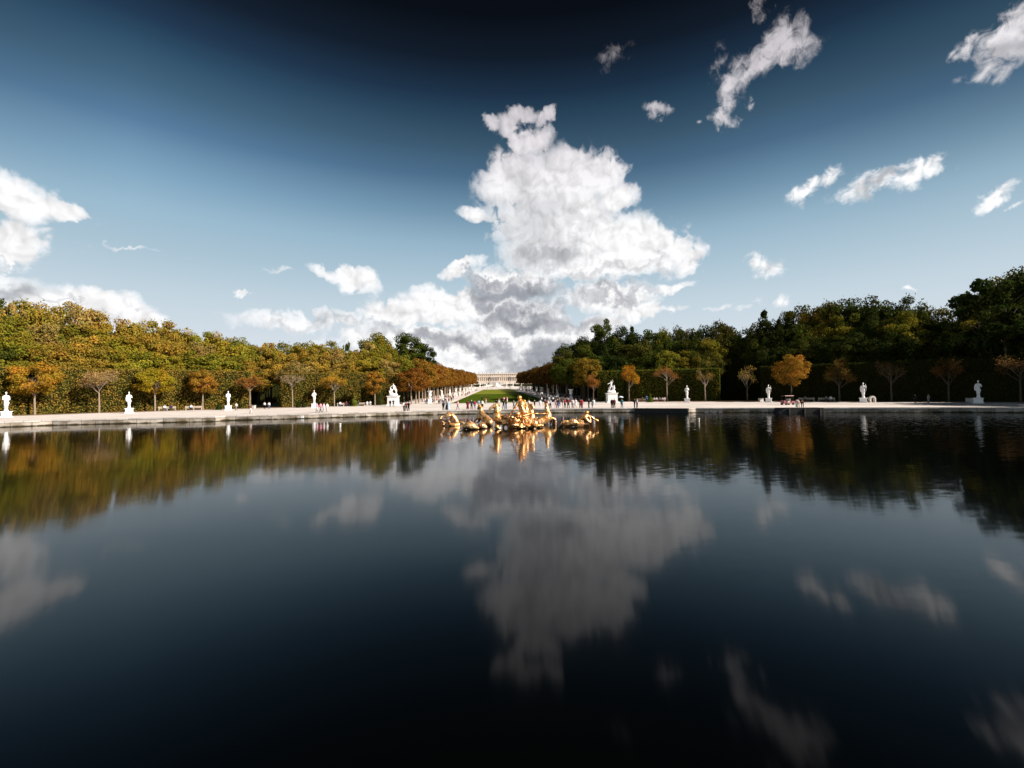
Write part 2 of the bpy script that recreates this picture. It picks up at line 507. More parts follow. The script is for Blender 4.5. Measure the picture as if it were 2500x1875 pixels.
# cumulus outlines: centre, radii, tilt, thickness
CLOUDS = [
    (1112, 275, 40, 34, 30, .55), (1062, 262, 24, 18, 20, .5), (1172, 250, 28, 22, -30, .6), (1140, 310, 46, 36, 0, .7), (1130, 240, 34, 24, 0, .6),
    (1120, 395, 92, 74, 0, 1.1), (1225, 385, 95, 78, 0, 1.15), (1305, 372, 52, 52, 0, 1.0), (1335, 425, 50, 42, 0, 1.0),
    (1200, 475, 160, 80, 0, 1.3), (1030, 466, 42, 15, 12, .6), (1185, 545, 118, 55, 0, 1.2),
    (1340, 525, 130, 66, 0, 1.3), (1415, 540, 85, 58, 0, 1.2), (1482, 560, 42, 36, 0, .95), (1310, 575, 190, 34, 0, 1.1),
    (1110, 612, 110, 42, 5, .95), (1045, 655, 120, 34, 0, .95), (1125, 690, 140, 48, 0, 1.1), (1310, 640, 120, 34, 0, .85), (1375, 668, 75, 22, 0, .8),
    (1452, 618, 46, 13, -5, .75), (1000, 583, 52, 20, -35, .8), (970, 605, 22, 18, 0, .5),
    (855, 678, 80, 34, 0, .8), (955, 662, 110, 40, 0, 1.0), (900, 735, 210, 40, 0, .9), (1080, 755, 170, 55, 0, 1.1), (1225, 730, 110, 44, 0, 1.0),
    (690, 695, 170, 26, 0, .42), (590, 690, 90, 20, 0, .36), (1060, 800, 260, 26, 0, .9), (1300, 700, 70, 26, 0, .7), (1150, 780, 160, 45, 0, 1.0),
    (770, 606, 66, 27, 18, .7), (705, 583, 46, 15, 20, .4), (520, 628, 22, 5, 0, .42), (600, 583, 40, 9, 0, .1), (270, 545, 90, 5, -4, .15), (180, 538, 60, 9, -4, .05),
    (28, 430, 112, 62, 0, 1.2), (130, 458, 74, 34, 12, .95), (15, 525, 108, 52, 0, 1.15), (30, 628, 100, 36, 0, .4), (10, 600, 60, 22, 0, .3),
    (215, 672, 130, 50, 5, 1.5), (150, 655, 70, 30, 0, 1.0), (310, 694, 76, 26, 10, 1.0), (60, 655, 90, 26, 0, .6), (350, 600, 190, 18, 0, -.05), (450, 660, 110, 18, 0, .0001),
    (1640, 120, 104, 46, -35, .52), (1700, 92, 74, 56, 0, .55), (1580, 192, 42, 32, -60, .5), (1566, 252, 36, 24, 0, .6), (1422, 238, 30, 16, 0, .34),
    (1325, 125, 54, 26, 0, .12), (1345, 62, 36, 40, 0, -.12), (1645, 8, 20, 28, 0, .45), (1545, 150, 30, 50, 0, .28), (1512, 278, 10, 8, 0, .4), (1620, 222, 26, 10, 0, .3),
    (2178, 85, 82, 72, 0, .95), (2108, 85, 52, 30, 0, .7), (2200, 30, 54, 50, 0, .9), (2140, 150, 60, 34, -10, .5),
    (1762, 398, 64, 26, -30, .75), (1900, 393, 130, 29, -10, .8), (1990, 380, 70, 30, -10, .6), (2018, 358, 44, 30, 20, .7), (2148, 425, 76, 22, -22, .8), (2195, 452, 34, 12, -10, .6),
    (1656, 585, 42, 28, 0, 1.0), (1686, 650, 20, 11, 0, .4), (1965, 628, 17, 7, 0, .42), (1590, 655, 110, 8, 0, .22), (1470, 665, 34, 14, 0, .4),
    # clouds behind the viewer
    (-2600, 560, 300, 130, 0, .0),
]
GREYS = [
    (1110, 632, 135, 36, 3, 1.0), (1060, 600, 70, 14, -8, .7), (1135, 690, 130, 34, 0, 1.0), (905, 730, 130, 24, 5, .8), (1190, 780, 150, 44, 0, .95), (1240, 700, 100, 26, 0, .6),
    (1150, 480, 90, 80, 0, .38), (1130, 400, 50, 60, 0, .2), (1330, 632, 120, 18, 0, .6), (1180, 550, 120, 36, 0, .55), (1260, 470, 70, 34, 0, .3), (1910, 400, 110, 24, -8, .62), (30, 625, 90, 30, 0, .6), (1020, 755, 130, 26, 8, .8),
    (2150, 125, 90, 50, 0, .45), (1340, 705, 80, 12, 0, .5), (1330, 590, 170, 14, 0, .3), (160, 660, 60, 9, 8, .35), (250, 690, 60, 8, 5, .3), (690, 700, 140, 14, 0, .35), (30, 560, 60, 10, 0, .3),
]


def field_group(name, blobs, sm):
    g = bpy.data.node_groups.new(name, 'ShaderNodeTree')
    g.interface.new_socket('V', in_out='INPUT', socket_type='NodeSocketVector')
    g.interface.new_socket('D', in_out='OUTPUT', socket_type='NodeSocketFloat')
    gi = g.nodes.new('NodeGroupInput'); go = g.nodes.new('NodeGroupOutput')
    # the running result travels in the third component, so the tree is one chain
    acc = None; S = gi.outputs[0]
    sp = g.nodes.new('ShaderNodeSeparateXYZ'); g.links.new(gi.outputs[0], sp.inputs[0])
    for (cx, cy, rx, ry, rot, w) in blobs:
        if w < .03: continue
        if name.startswith('outline') and w > .7: w = .66 + (w - .7) * .25
        a, e, ra, re, rt = blob_params(cx, cy, rx, ry, rot)
        mp = g.nodes.new('ShaderNodeMapping'); mp.vector_type = 'TEXTURE'
        mp.inputs['Location'].default_value = (a, e, 0); mp.inputs['Rotation'].default_value = (0, 0, R_(rt))
        mp.inputs['Scale'].default_value = (ra, re, 1e5)
        g.links.new(S, mp.inputs['Vector'])
        dt = g.nodes.new('ShaderNodeVectorMath'); dt.operation = 'DOT_PRODUCT'; g.links.new(mp.outputs[0], dt.inputs[0]); g.links.new(mp.outputs[0], dt.inputs[1])
        q = m_('MULTIPLY_ADD', dt.outputs['Value'], -max(w, .4), w, tree=g)
        acc = q if acc is None else m_('SMOOTH_MAX', acc, q, sm, tree=g)
        cb = g.nodes.new('ShaderNodeCombineXYZ')
        g.links.new(sp.outputs[0], cb.inputs[0]); g.links.new(sp.outputs[1], cb.inputs[1]); g.links.new(acc, cb.inputs[2])
        S = cb.outputs[0]
    g.links.new(acc, go.inputs[0])
    return g


def billow_group():
    """cauliflower billows and fine wisps of a cumulus at a (warped) direction; S is the rounded part used for shading"""
    g = bpy.data.node_groups.new('cloud_billows', 'ShaderNodeTree')
    g.interface.new_socket('V', in_out='INPUT', socket_type='NodeSocketVector')
    g.interface.new_socket('H', in_out='OUTPUT', socket_type='NodeSocketFloat')
    g.interface.new_socket('S', in_out='OUTPUT', socket_type='NodeSocketFloat')
    gi = g.nodes.new('NodeGroupInput'); go = g.nodes.new('NodeGroupOutput')
    acc = None
    for scale, amp, smo in ((0.22, 0.46, .45), (0.60, 0.24, .35), (1.6, 0.12, .3)):
        v = g.nodes.new('ShaderNodeTexVoronoi'); v.voronoi_dimensions = '2D'; v.feature = 'SMOOTH_F1'; v.inputs['Scale'].default_value = scale; v.inputs['Smoothness'].default_value = smo
        g.links.new(gi.outputs[0], v.inputs['Vector'])
        t = m_('MULTIPLY_ADD', m_('POWER', v.outputs['Distance'], 1.6, tree=g), -amp * 1.9, amp * .62, tree=g)
        acc = t if acc is None else m_('ADD', acc, t, tree=g)
    f = g.nodes.new('ShaderNodeTexNoise'); f.noise_dimensions = '2D'; f.inputs['Scale'].default_value = 0.8; f.inputs['Detail'].default_value = 6; f.inputs['Roughness'].default_value = .6
    g.links.new(gi.outputs[0], f.inputs['Vector'])
    h = m_('ADD', acc, m_('MULTIPLY_ADD', f.outputs['Fac'], 0.70, -0.35, tree=g), tree=g)
    s_ = m_('ADD', acc, m_('MULTIPLY_ADD', f.outputs['Fac'], 0.22, -0.11, tree=g), tree=g)
    g.links.new(h, go.inputs[0]); g.links.new(s_, go.inputs[1])
    return g


gB = billow_group()
sepw = N(wt, 'ShaderNodeSeparateXYZ'); L(tcw.outputs['Generated'], sepw.inputs[0])
az = m_('MULTIPLY', m_('ARCTAN2', sepw.outputs['X'], sepw.outputs['Y']), 57.29578)
el = m_('MULTIPLY', m_('ARCSINE', sepw.outputs['Z']), 57.29578)
vv = N(wt, 'ShaderNodeCombineXYZ'); L(az, vv.inputs[0]); L(el, vv.inputs[1])
def clear_air():
    # clear air: pale at the horizon, deep towards the zenith
    ramp = N(wt, 'ShaderNodeValToRGB'); L(m_('DIVIDE', el, 60.0), ramp.inputs['Fac'])
    stops = [(0, (222, 229, 235)), (6, (212, 222, 231)), (10, (196, 213, 224)), (14, (174, 198, 213)), (18, (150, 181, 201)), (21.5, (117, 152, 177)), (25.5, (77, 111, 141)), (28.5, (60, 90, 113)), (31.5, (41, 69, 92)), (33.5, (29, 50, 72)), (36.5, (17, 28, 42)), (40, (8, 13, 20)), (60, (4, 6, 10))]
    e = ramp.color_ramp.elements
    e[0].position = 0; e[0].color = (*lin(stops[0][1]), 1); e[1].position = 1; e[1].color = (*lin(stops[-1][1]), 1)
    for d_, c_ in stops[1:-1]:
        x = e.new(d_ / 60); x.color = (*lin(c_), 1)
    # the sky is deepest ahead and to the right, away from the sun's band
    ar = N(wt, 'ShaderNodeValToRGB'); L(m_('MULTIPLY_ADD', az, 1 / 110, .5), ar.inputs['Fac'])
    pts = [(-55, 1.0), (-48, 1.05), (-38, 1.30), (-28, 1.20), (-14, 1.04), (0, .92), (20, .86), (34, .92), (50, .72)]
    e = ar.color_ramp.elements
    e[0].position = 0; e[0].color = (pts[0][1] / 2,) * 3 + (1,); e[1].position = 1; e[1].color = (pts[-1][1] / 2,) * 3 + (1,)
    for a_, v_ in pts[1:-1]:
        x = e.new(a_ / 110 + .5); x.color = (v_ / 2,) * 3 + (1,)
    hi = N(wt, 'ShaderNodeMapRange', interpolation_type='SMOOTHSTEP'); hi.inputs['From Min'].default_value = 14; hi.inputs['From Max'].default_value = 26; L(el, hi.inputs['Value'])
    fa = m_('MULTIPLY_ADD', m_('MULTIPLY_ADD', ar.outputs['Color'], 2.0, -1.0), hi.outputs['Result'], 1.0)
    rs = N(wt, 'ShaderNodeVectorMath', operation='SCALE'); L(ramp.outputs['Color'], rs.inputs[0]); L(fa, rs.inputs['Scale'])
    return rs.outputs[0]


def cloud_region(name, lo_az, hi_az):
    """background shader with the clouds whose bearing lies in that sector"""
    def near(bl):
        a, e, ra, re, rt = blob_params(*bl[:5]); r = max(ra, re) + 6
        return bl[5] > 0 and a + r > lo_az and a - r < hi_az
    gC = field_group('outline_' + name, [q for q in CLOUDS if near(q)], 0.22)
    gG = field_group('base_' + name, [q for q in GREYS if near(q)], 0.25)
    wn = N(wt, 'ShaderNodeTexNoise', noise_dimensions='2D'); wn.inputs['Scale'].default_value = 0.22; wn.inputs['Detail'].default_value = 5; wn.inputs['Roughness'].default_value = .6
    L(vv.outputs[0], wn.inputs['Vector'])
    su = N(wt, 'ShaderNodeVectorMath', operation='SUBTRACT'); su.inputs[1].default_value = (.5, .5, .5); L(wn.outputs['Color'], su.inputs[0])
    sc = N(wt, 'ShaderNodeVectorMath', operation='SCALE'); sc.inputs['Scale'].default_value = 3.6; L(su.outputs[0], sc.inputs[0])
    wv = N(wt, 'ShaderNodeVectorMath', operation='ADD'); L(vv.outputs[0], wv.inputs[0]); L(sc.outputs[0], wv.inputs[1])
    dD = N(wt, 'ShaderNodeGroup', node_tree=gC); L(wv.outputs[0], dD.inputs[0])
    wl = N(wt, 'ShaderNodeTexNoise', noise_dimensions='2D'); wl.inputs['Scale'].default_value = 0.34; wl.inputs['Detail'].default_value = 2; wl.inputs['Roughness'].default_value = .5
    L(vv.outputs[0], wl.inputs['Vector'])
    sl = N(wt, 'ShaderNodeVectorMath', operation='SUBTRACT'); sl.inputs[1].default_value = (.5, .5, .5); L(wl.outputs['Color'], sl.inputs[0])
    s5 = N(wt, 'ShaderNodeVectorMath', operation='SCALE'); s5.inputs['Scale'].default_value = 2.2; L(sl.outputs[0], s5.inputs[0])
    wb = N(wt, 'ShaderNodeVectorMath', operation='ADD'); L(vv.outputs[0], wb.inputs[0]); L(s5.outputs[0], wb.inputs[1])
    b0 = N(wt, 'ShaderNodeGroup', node_tree=gB); L(wb.outputs[0], b0.inputs[0])
    ws = N(wt, 'ShaderNodeVectorMath', operation='ADD'); L(wb.outputs[0], ws.inputs[0]); ws.inputs[1].default_value = (.42, .62, 0)
    b1 = N(wt, 'ShaderNodeGroup', node_tree=gB); L(ws.outputs[0], b1.inputs[0])
    H0 = m_('ADD', dD.outputs[0], b0.outputs[0])
    soft = None
    if name != 'left':      # the small clouds high up and to the right are thin and torn
        def ss(v, a, b):
            n = N(wt, 'ShaderNodeMapRange', interpolation_type='SMOOTHSTEP'); n.inputs['From Min'].default_value = a; n.inputs['From Max'].default_value = b; L(v, n.inputs['Value']); return n.outputs['Result']
        W = m_('MAXIMUM', ss(az, 25, 28), m_('MULTIPLY', ss(el, 24, 28), ss(az, 10, 14)))
        wf = N(wt, 'ShaderNodeTexNoise', noise_dimensions='2D'); wf.inputs['Scale'].default_value = 0.8; wf.inputs['Detail'].default_value = 7; wf.inputs['Roughness'].default_value = .66; wf.inputs['Distortion'].default_value = .6
        L(vv.outputs[0], wf.inputs['Vector'])
        H0 = m_('ADD', H0, m_('MULTIPLY', m_('MULTIPLY_ADD', wf.outputs['Fac'], 1.6, -.86), W))
        soft = m_('MULTIPLY_ADD', W, .55, .30)
    alpha = N(wt, 'ShaderNodeMapRange', interpolation_type='SMOOTHSTEP'); alpha.inputs['From Min'].default_value = -0.10; alpha.inputs['From Max'].default_value = 0.30
    L(H0, alpha.inputs['Value'])
    if soft is not None: L(soft, alpha.inputs['From Max'])
    thick = N(wt, 'ShaderNodeMapRange', interpolation_type='SMOOTHSTEP'); thick.inputs['From Min'].default_value = -0.40; thick.inputs['From Max'].default_value = 0.60
    L(dD.outputs[0], thick.inputs['Value'])
    veil = m_('MULTIPLY', alpha.outputs['Result'], thick.outputs['Result'])
    lit = m_('MULTIPLY_ADD', m_('SUBTRACT', b0.outputs[1], b1.outputs[1]), 0.50, 0.97)
    lit = m_('MULTIPLY_ADD', b0.outputs[1], 0.16, lit)     # relief towards the sun
    lit = m_('MINIMUM', m_('MAXIMUM', lit, 0.62), 1.08)
    gg = N(wt, 'ShaderNodeGroup', node_tree=gG)
    s3 = N(wt, 'ShaderNodeVectorMath', operation='SCALE'); s3.inputs['Scale'].default_value = 9; L(su.outputs[0], s3.inputs[0])
    a3 = N(wt, 'ShaderNodeVectorMath', operation='ADD'); L(s3.outputs[0], a3.inputs[0]); L(vv.outputs[0], a3.inputs[1])
    L(a3.outputs[0], gg.inputs[0])
    gmix = N(wt, 'ShaderNodeMapRange', interpolation_type='SMOOTHSTEP'); gmix.inputs['From Min'].default_value = -0.25; gmix.inputs['From Max'].default_value = 1.0
    L(gg.outputs[0], gmix.inputs['Value'])
    gcol = N(wt, 'ShaderNodeMix', data_type='RGBA')
    gcol.inputs['A'].default_value = (.98, .975, .98, 1); gcol.inputs['B'].default_value = (.34, .355, .395, 1)
    L(gmix.outputs['Result'], gcol.inputs['Factor'])
    # high thin clouds are dimmer
    dim = N(wt, 'ShaderNodeValToRGB'); L(m_('DIVIDE', el, 60.0), dim.inputs['Fac'])
    e = dim.color_ramp.elements; e[0].position = .36; e[0].color = (1, 1, 1, 1); e[1].position = .68; e[1].color = (.30, .27, .29, 1)
    x = e.new(.50); x.color = (.74, .71, .74, 1)
    ccol = N(wt, 'ShaderNodeVectorMath', operation='MULTIPLY'); L(gcol.outputs['Result'], ccol.inputs[0]); L(dim.outputs['Color'], ccol.inputs[1])
    cc2 = N(wt, 'ShaderNodeVectorMath', operation='SCALE'); L(ccol.outputs[0], cc2.inputs[0]); L(lit, cc2.inputs['Scale'])
    air = clear_air()
    mix = N(wt, 'ShaderNodeMix', data_type='RGBA'); L(veil, mix.inputs['Factor']); L(air, mix.inputs['A']); L(cc2.outputs[0], mix.inputs['B'])
    return backdrop(mix.outputs['Result'])


def backdrop(c):
    x10 = N(wt, 'ShaderNodeVectorMath', operation='SCALE'); x10.inputs['Scale'].default_value = 10 * K; L(c, x10.inputs[0])
    bg = N(wt, 'ShaderNodeBackground'); bg.inputs['Strength'].default_value = 0.1
    # a little of the physical sky on top
    sk = N(wt, 'ShaderNodeTexSky', sky_type='NISHITA', sun_disc=False)
    sk.sun_elevation = R_(SUN_EL); sk.sun_rotation = math.atan2(sun_h.x, sun_h.y)
    ss = N(wt, 'ShaderNodeVectorMath', operation='SCALE'); ss.inputs['Scale'].default_value = 0.004; L(sk.outputs[0], ss.inputs[0])
    fin = N(wt, 'ShaderNodeVectorMath', operation='ADD'); L(x10.outputs[0], fin.inputs[0]); L(ss.outputs[0], fin.inputs[1])
    L(fin.outputs[0], bg.inputs['Color'])
    return bg.outputs[0]


def choose(f, a, b):
    n = N(wt, 'ShaderNodeMixShader'); L(f, n.inputs[0]); L(a, n.inputs[1]); L(b, n.inputs[2]); return n.outputs[0]


left = cloud_region('left', -65, -17); mid = cloud_region('mid', -17, 19); right = cloud_region('right', 19, 60)
sky_sh = choose(m_('GREATER_THAN', az, -17.0), left, choose(m_('GREATER_THAN', az, 19.0), mid, right))
inside = m_('MULTIPLY', m_('LESS_THAN', m_('ABSOLUTE', m_('ADD', az, 2.0)), 62.0), m_('LESS_THAN', m_('ABSOLUTE', m_('SUBTRACT', el, 22.0)), 23.0))
L(choose(inside, backdrop(clear_air()), sky_sh), wout.inputs['Surface'])
world.cycles.sampling_method = 'MANUAL'; world.cycles.sample_map_resolution = 512

cd = bpy.data.cameras.new('camera'); cd.sensor_width = 36; cd.lens = F / 2500 * 36; cd.clip_start = 0.1; cd.clip_end = 6000
co = bpy.data.objects.new('camera', cd); col.objects.link(co)
co.matrix_world = Matrix.Translation(EYE) @ RW.to_4x4()
scene.camera = co
scene.cycles.use_denoising = True
scene.cycles.max_bounces = 6; scene.cycles.diffuse_bounces = 2; scene.cycles.transparent_max_bounces = 4
scene.cycles.caustics_reflective = False; scene.cycles.caustics_refractive = False
scene.cycles.sample_clamp_indirect = 3.0

# ------------------------------------------------------------------ scene contents
# ------------------------------------------------------------------ the basin, the ground and the lawn
BASIN = [(-97, 3.5), (-97, 20), (-92, 36), (-83, 50), (-73, 60), (-63, 67), (-50, 69.3), (-42.5, 70.5), (-42.2, 72.6), (-33, 74.5), (-24, 77.5), (-14, 80.6), (-5, 82),
         (5, 82), (14, 81), (24, 79), (32.0, 74.6), (33.6, 75.6), (42, 73.2), (55, 69), (66, 65.5), (75, 61), (84, 52), (93, 36), (98, 20), (98, 3.5)]


def quay_y(x):
    p = BASIN
    for a, b in zip(p, p[1:]):
        if a[0] <= x <= b[0] and b[0] > a[0] and a[1] > 40: return a[1] + (b[1] - a[1]) * (x - a[0]) / (b[0] - a[0])
    return 40


def build_ground():
    mb = MB()
    c = (0.0, 45.0); X0, X1, Y0, Y1 = -2500.0, 2500.0, -900.0, 139.0
    loop = [Vector((x, y)) for x, y in BASIN]

    def proj(dv):
        t = 1e9
        if dv.x > 0: t = min(t, (X1 - c[0]) / dv.x)
        if dv.x < 0: t = min(t, (X0 - c[0]) / dv.x)
        if dv.y > 0: t = min(t, (Y1 - c[1]) / dv.y)
        if dv.y < 0: t = min(t, (Y0 - c[1]) / dv.y)
        return (c[0] + dv.x * t, c[1] + dv.y * t)
    n = len(loop); outer = [proj(p - Vector(c)) for p in loop]
    corners = [(X0, Y0), (X0, Y1), (X1, Y1), (X1, Y0)]
    V = [(p.x, p.y, 0) for p in loop] + [(x, y, 0) for x, y in outer]
    Fc = []
    for i in range(n):
        j = (i + 1) % n
        a = math.atan2(outer[i][1] - c[1], outer[i][0] - c[0]); b = math.atan2(outer[j][1] - c[1], outer[j][0] - c[0])
        face = [i, j, n + j]
        ins = []
        for (x, y) in corners:
            t = math.atan2(y - c[1], x - c[0])
            span = (a - b) % (2 * math.pi); off = (a - t) % (2 * math.pi)
            if 1e-6 < off < span - 1e-6: ins.append((off, (x, y, 0)))
        for off, p in sorted(ins, reverse=True):
            V.append(p); face.append(len(V) - 1)
        face.append(n + i)
        Fc.append(tuple(face))
    mb.add(V, Fc)
    ys = [139, 493, 620, 700, 779, 781, 5000]
    for a, b in zip(ys, ys[1:]):
        mb.add([(X0, a, gz(a)), (X1, a, gz(a)), (X1, b, gz(b)), (X0, b, gz(b))], [(0, 1, 2, 3)])
    o = mb.build('ground', M['gravel']); tag(o, 'pale pinkish gravel ground round the basin and along the avenue', kind='structure')


build_ground()

w = MB(); ring = [(x * 1.003, y if y > 10 else y - 0.3, WATER) for x, y in BASIN]
w.add(ring, [tuple(range(len(ring) - 1, -1, -1))])
o = w.build('water', M['water']); tag(o, 'dark still water of the large basin', kind='structure')

# quay wall: a ring with thickness, its light coping stones a part
qw = MB(); cp = MB(); n = len(BASIN)


def offset_loop(pts, d):
    out = []
    for i in range(len(pts)):
        p0, p1, p2 = Vector(pts[i - 1]), Vector(pts[i]), Vector(pts[(i + 1) % len(pts)])
        e1 = (p1 - p0).normalized(); e2 = (p2 - p1).normalized()
        n1 = Vector((-e1.y, e1.x)); n2 = Vector((-e2.y, e2.x)); nn = (n1 + n2)
        if nn.length < .3: nn = n1
        nn.normalize()
        out.append(tuple(p1 + nn * d))
    return out


IN = offset_loop(BASIN, -0.06); OUT = offset_loop(BASIN, 0.55)


def ring_wall(mb, a, b, z0, z1):
    n = len(a)
    V = [(x, y, z0) for x, y in a] + [(x, y, z1) for x, y in a] + [(x, y, z1) for x, y in b] + [(x, y, z0) for x, y in b]
    Fc = []
    for i in range(n):
        j = (i + 1) % n
        for k in range(4):
            l = (k + 1) % 4
            Fc.append((k * n + i, k * n + j, l * n + j, l * n + i))
    mb.add(V, Fc)


ring_wall(qw, IN, OUT, -1.2, -0.12)
IN2 = offset_loop(BASIN, -0.12); OUT2 = offset_loop(BASIN, 0.75)
ring_wall(cp, IN2, OUT2, -0.117, 0.055)
q = qw.build('quay_wall', M['stone_wall']); tag(q, 'low mossy stone retaining wall running round the water', 'wall')
c_ = cp.build('coping', M['coping'], q)

# lawn
lw = MB()
ys = [134.3, 139] + list(range(160, 500, 37))
ys = [y for y in ys if y < 490] + [493]
V = []
for y in ys: V += [(-13.1, y, gz(y) + .035), (16.1, y, gz(y) + .035)]
Fc = [(2 * i, 2 * i + 1, 2 * i + 3, 2 * i + 2) for i in range(len(ys) - 1)]
lw.add(V, Fc)
o = lw.build('lawn', M['grass']); tag(o, 'long green lawn rising between the two gravel walks', kind='structure')
# short grass blades give the near end of the lawn a real edge
nb = 26000
px_ = rng.uniform(-13.1, 16.1, nb); py_ = 134.3 + 120 * rng.random(nb) ** 1.6
pz_ = np.maximum(0, (py_ - 139)) * 6.0 / 354 + .03
h_ = rng.uniform(.05, .12, nb); w_ = rng.uniform(.05, .12, nb)
V = np.empty((nb, 4, 3)); V[:, 0] = np.c_[px_ - w_, py_, pz_]; V[:, 1] = np.c_[px_ + w_, py_, pz_]
V[:, 2] = np.c_[px_ + w_ * .6, py_ + rng.uniform(-.06, .06, nb), pz_ + h_]; V[:, 3] = np.c_[px_ - w_ * .6, py_, pz_ + h_]
o = obj('grass', np_mesh('grass', V.reshape(-1, 3), np.arange(nb * 4).reshape(-1, 4), M['leaf'], rng.random(nb)), color=(.10, .15, .014))
tag(o, 'short mown grass tufts at the near end of the lawn', kind='stuff')
# leaf litter at the hedge feet
for name, a0, a1 in (('left', 188, 108), ('right', 72, -20)):
    lt = MB(); V = []; Fc = []
    ns = 40
    for i in range(ns + 1):
        a = R_(a0 + (a1 - a0) * i / ns)
        r0 = 117.2 + 0.6 * math.sin(i * 1.7) + .4 * math.sin(i * 3.1)
        for rr in (r0, 126): V.append((1.5 + rr * math.cos(a), 10 + rr * math.sin(a), .006))
    V = [(x, y, z) for x, y, z in V]
    for i in range(ns): Fc.append((2 * i, 2 * i + 1, 2 * i + 3, 2 * i + 2))
    lt.add(V, Fc); o = lt.build('leaf_litter', M['litter'])
    tag(o, f'brown fallen leaves under the {name} hedge', kind='stuff')

# earth under the woods
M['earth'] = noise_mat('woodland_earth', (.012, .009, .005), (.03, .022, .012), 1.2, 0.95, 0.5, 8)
for name, a0, a1 in (('left', 195, 106), ('right', 74, -25)):
    V = []; Fc = []; mb = MB(); ns = 60; rads = (125.6, 140, 160, 200, 300)
    for i in range(ns + 1):
        a = R_(a0 + (a1 - a0) * i / ns)
        for rr in rads:
            x, y = 1.5 + rr * math.cos(a), 10 + rr * math.sin(a); V.append((x, y, gz(y) + .012))
    k = len(rads)
    for i in range(ns):
        for j in range(k - 1): Fc.append((k * i + j, k * i + j + 1, k * i + k + j + 1, k * i + k + j))
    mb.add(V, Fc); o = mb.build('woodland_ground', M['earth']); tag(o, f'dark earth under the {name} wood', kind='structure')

# ------------------------------------------------------------------ foliage
def leaf_cards(P, Nrm, size, r, jitter=0.8):
    """one small leaf spray per point, roughly facing Nrm"""
    n = len(P)
    d = Nrm + r.normal(0, jitter, (n, 3)); d /= np.linalg.norm(d, axis=1)[:, None] + 1e-9
    t = r.normal(0, 1, (n, 3)); t -= d * (t * d).sum(1)[:, None]; t /= np.linalg.norm(t, axis=1)[:, None] + 1e-9
    b = np.cross(d, t)
    s = size * r.uniform(.6, 1.35, n)[:, None]
    V = np.empty((n, 4, 3))
    V[:, 0] = P - t * s * .55; V[:, 1] = P - b * s * .36 + t * s * .08; V[:, 2] = P + t * s * .6; V[:, 3] = P + b * s * .36 + t * s * .05
    return V.reshape(-1, 3)


def crown_mesh(name, seed, R=5.0, Hh=5.5, zc=11.0, nblob=46, nleaf=9000, size=.42, shape='round', gap=0.0, bl=(.24, .40)):
    r = np.random.default_rng(seed)
    cs = []; rs = []
    k = 0
    while len(cs) < nblob:
        k += 1
        v = r.normal(0, 1, 3); v /= np.linalg.norm(v)
        f = r.uniform(.35, 1.0) ** .5
        p = v * f
        if shape == 'round':
            if p[2] < -.75: continue
            c = np.array([p[0] * R, p[1] * R, p[2] * Hh])
        elif shape == 'dome':                       # clipped lollipop, flat underneath
            if p[2] < -.35: p[2] = -.35 + r.uniform(-.08, .1)
            c = np.array([p[0] * R, p[1] * R, p[2] * Hh])
        elif shape == 'cone':
            zt = r.uniform(-1, 1); w_ = (1 - (zt + 1) / 2) ** .8
            a = r.uniform(0, 2 * np.pi); q = r.uniform(.3, 1) ** .5
            c = np.array([np.cos(a) * q * R * w_, np.sin(a) * q * R * w_, zt * Hh])
        elif shape == 'tiers':
            c = np.array([p[0] * R * 1.05, p[1] * R * 1.05, round(p[2] * 4) / 4 * Hh])
        cs.append(c); rs.append(R * r.uniform(*bl) * (0.55 if shape == 'cone' and c[2] > Hh * .4 else 1))
    cs = np.array(cs); rs = np.array(rs)
    w_ = rs ** 2; idx = r.choice(len(cs), nleaf, p=w_ / w_.sum())
    v = r.normal(0, 1, (nleaf, 3)); v /= np.linalg.norm(v, axis=1)[:, None]
    rad = rs[idx] * (r.uniform(.45, 1.0, nleaf) ** .6) * r.uniform(.9, 1.12, nleaf)
    flat = np.array([1.08, 1.08, .60 if shape == 'tiers' else .82])
    P = cs[idx] + v * rad[:, None] * flat
    nrm = v * .8 + P / np.linalg.norm(P, axis=1)[:, None] * .5 + np.array([0, 0, .35])
    # stray twigs poking out of the outline
    ns = int(nleaf * .03); si = r.choice(nleaf, ns); P[si] *= r.uniform(1.04, 1.16, (ns, 1))
    P[:, 2] += zc
    V = leaf_cards(P, nrm, size, r)
    blobr = r.random(len(cs))
    rnd = np.clip(.55 * r.random(nleaf) + .45 * blobr[idx], 0, 1)
    return np_mesh(name, V, np.arange(nleaf * 4).reshape(-1, 4), M['leaf'], rnd)


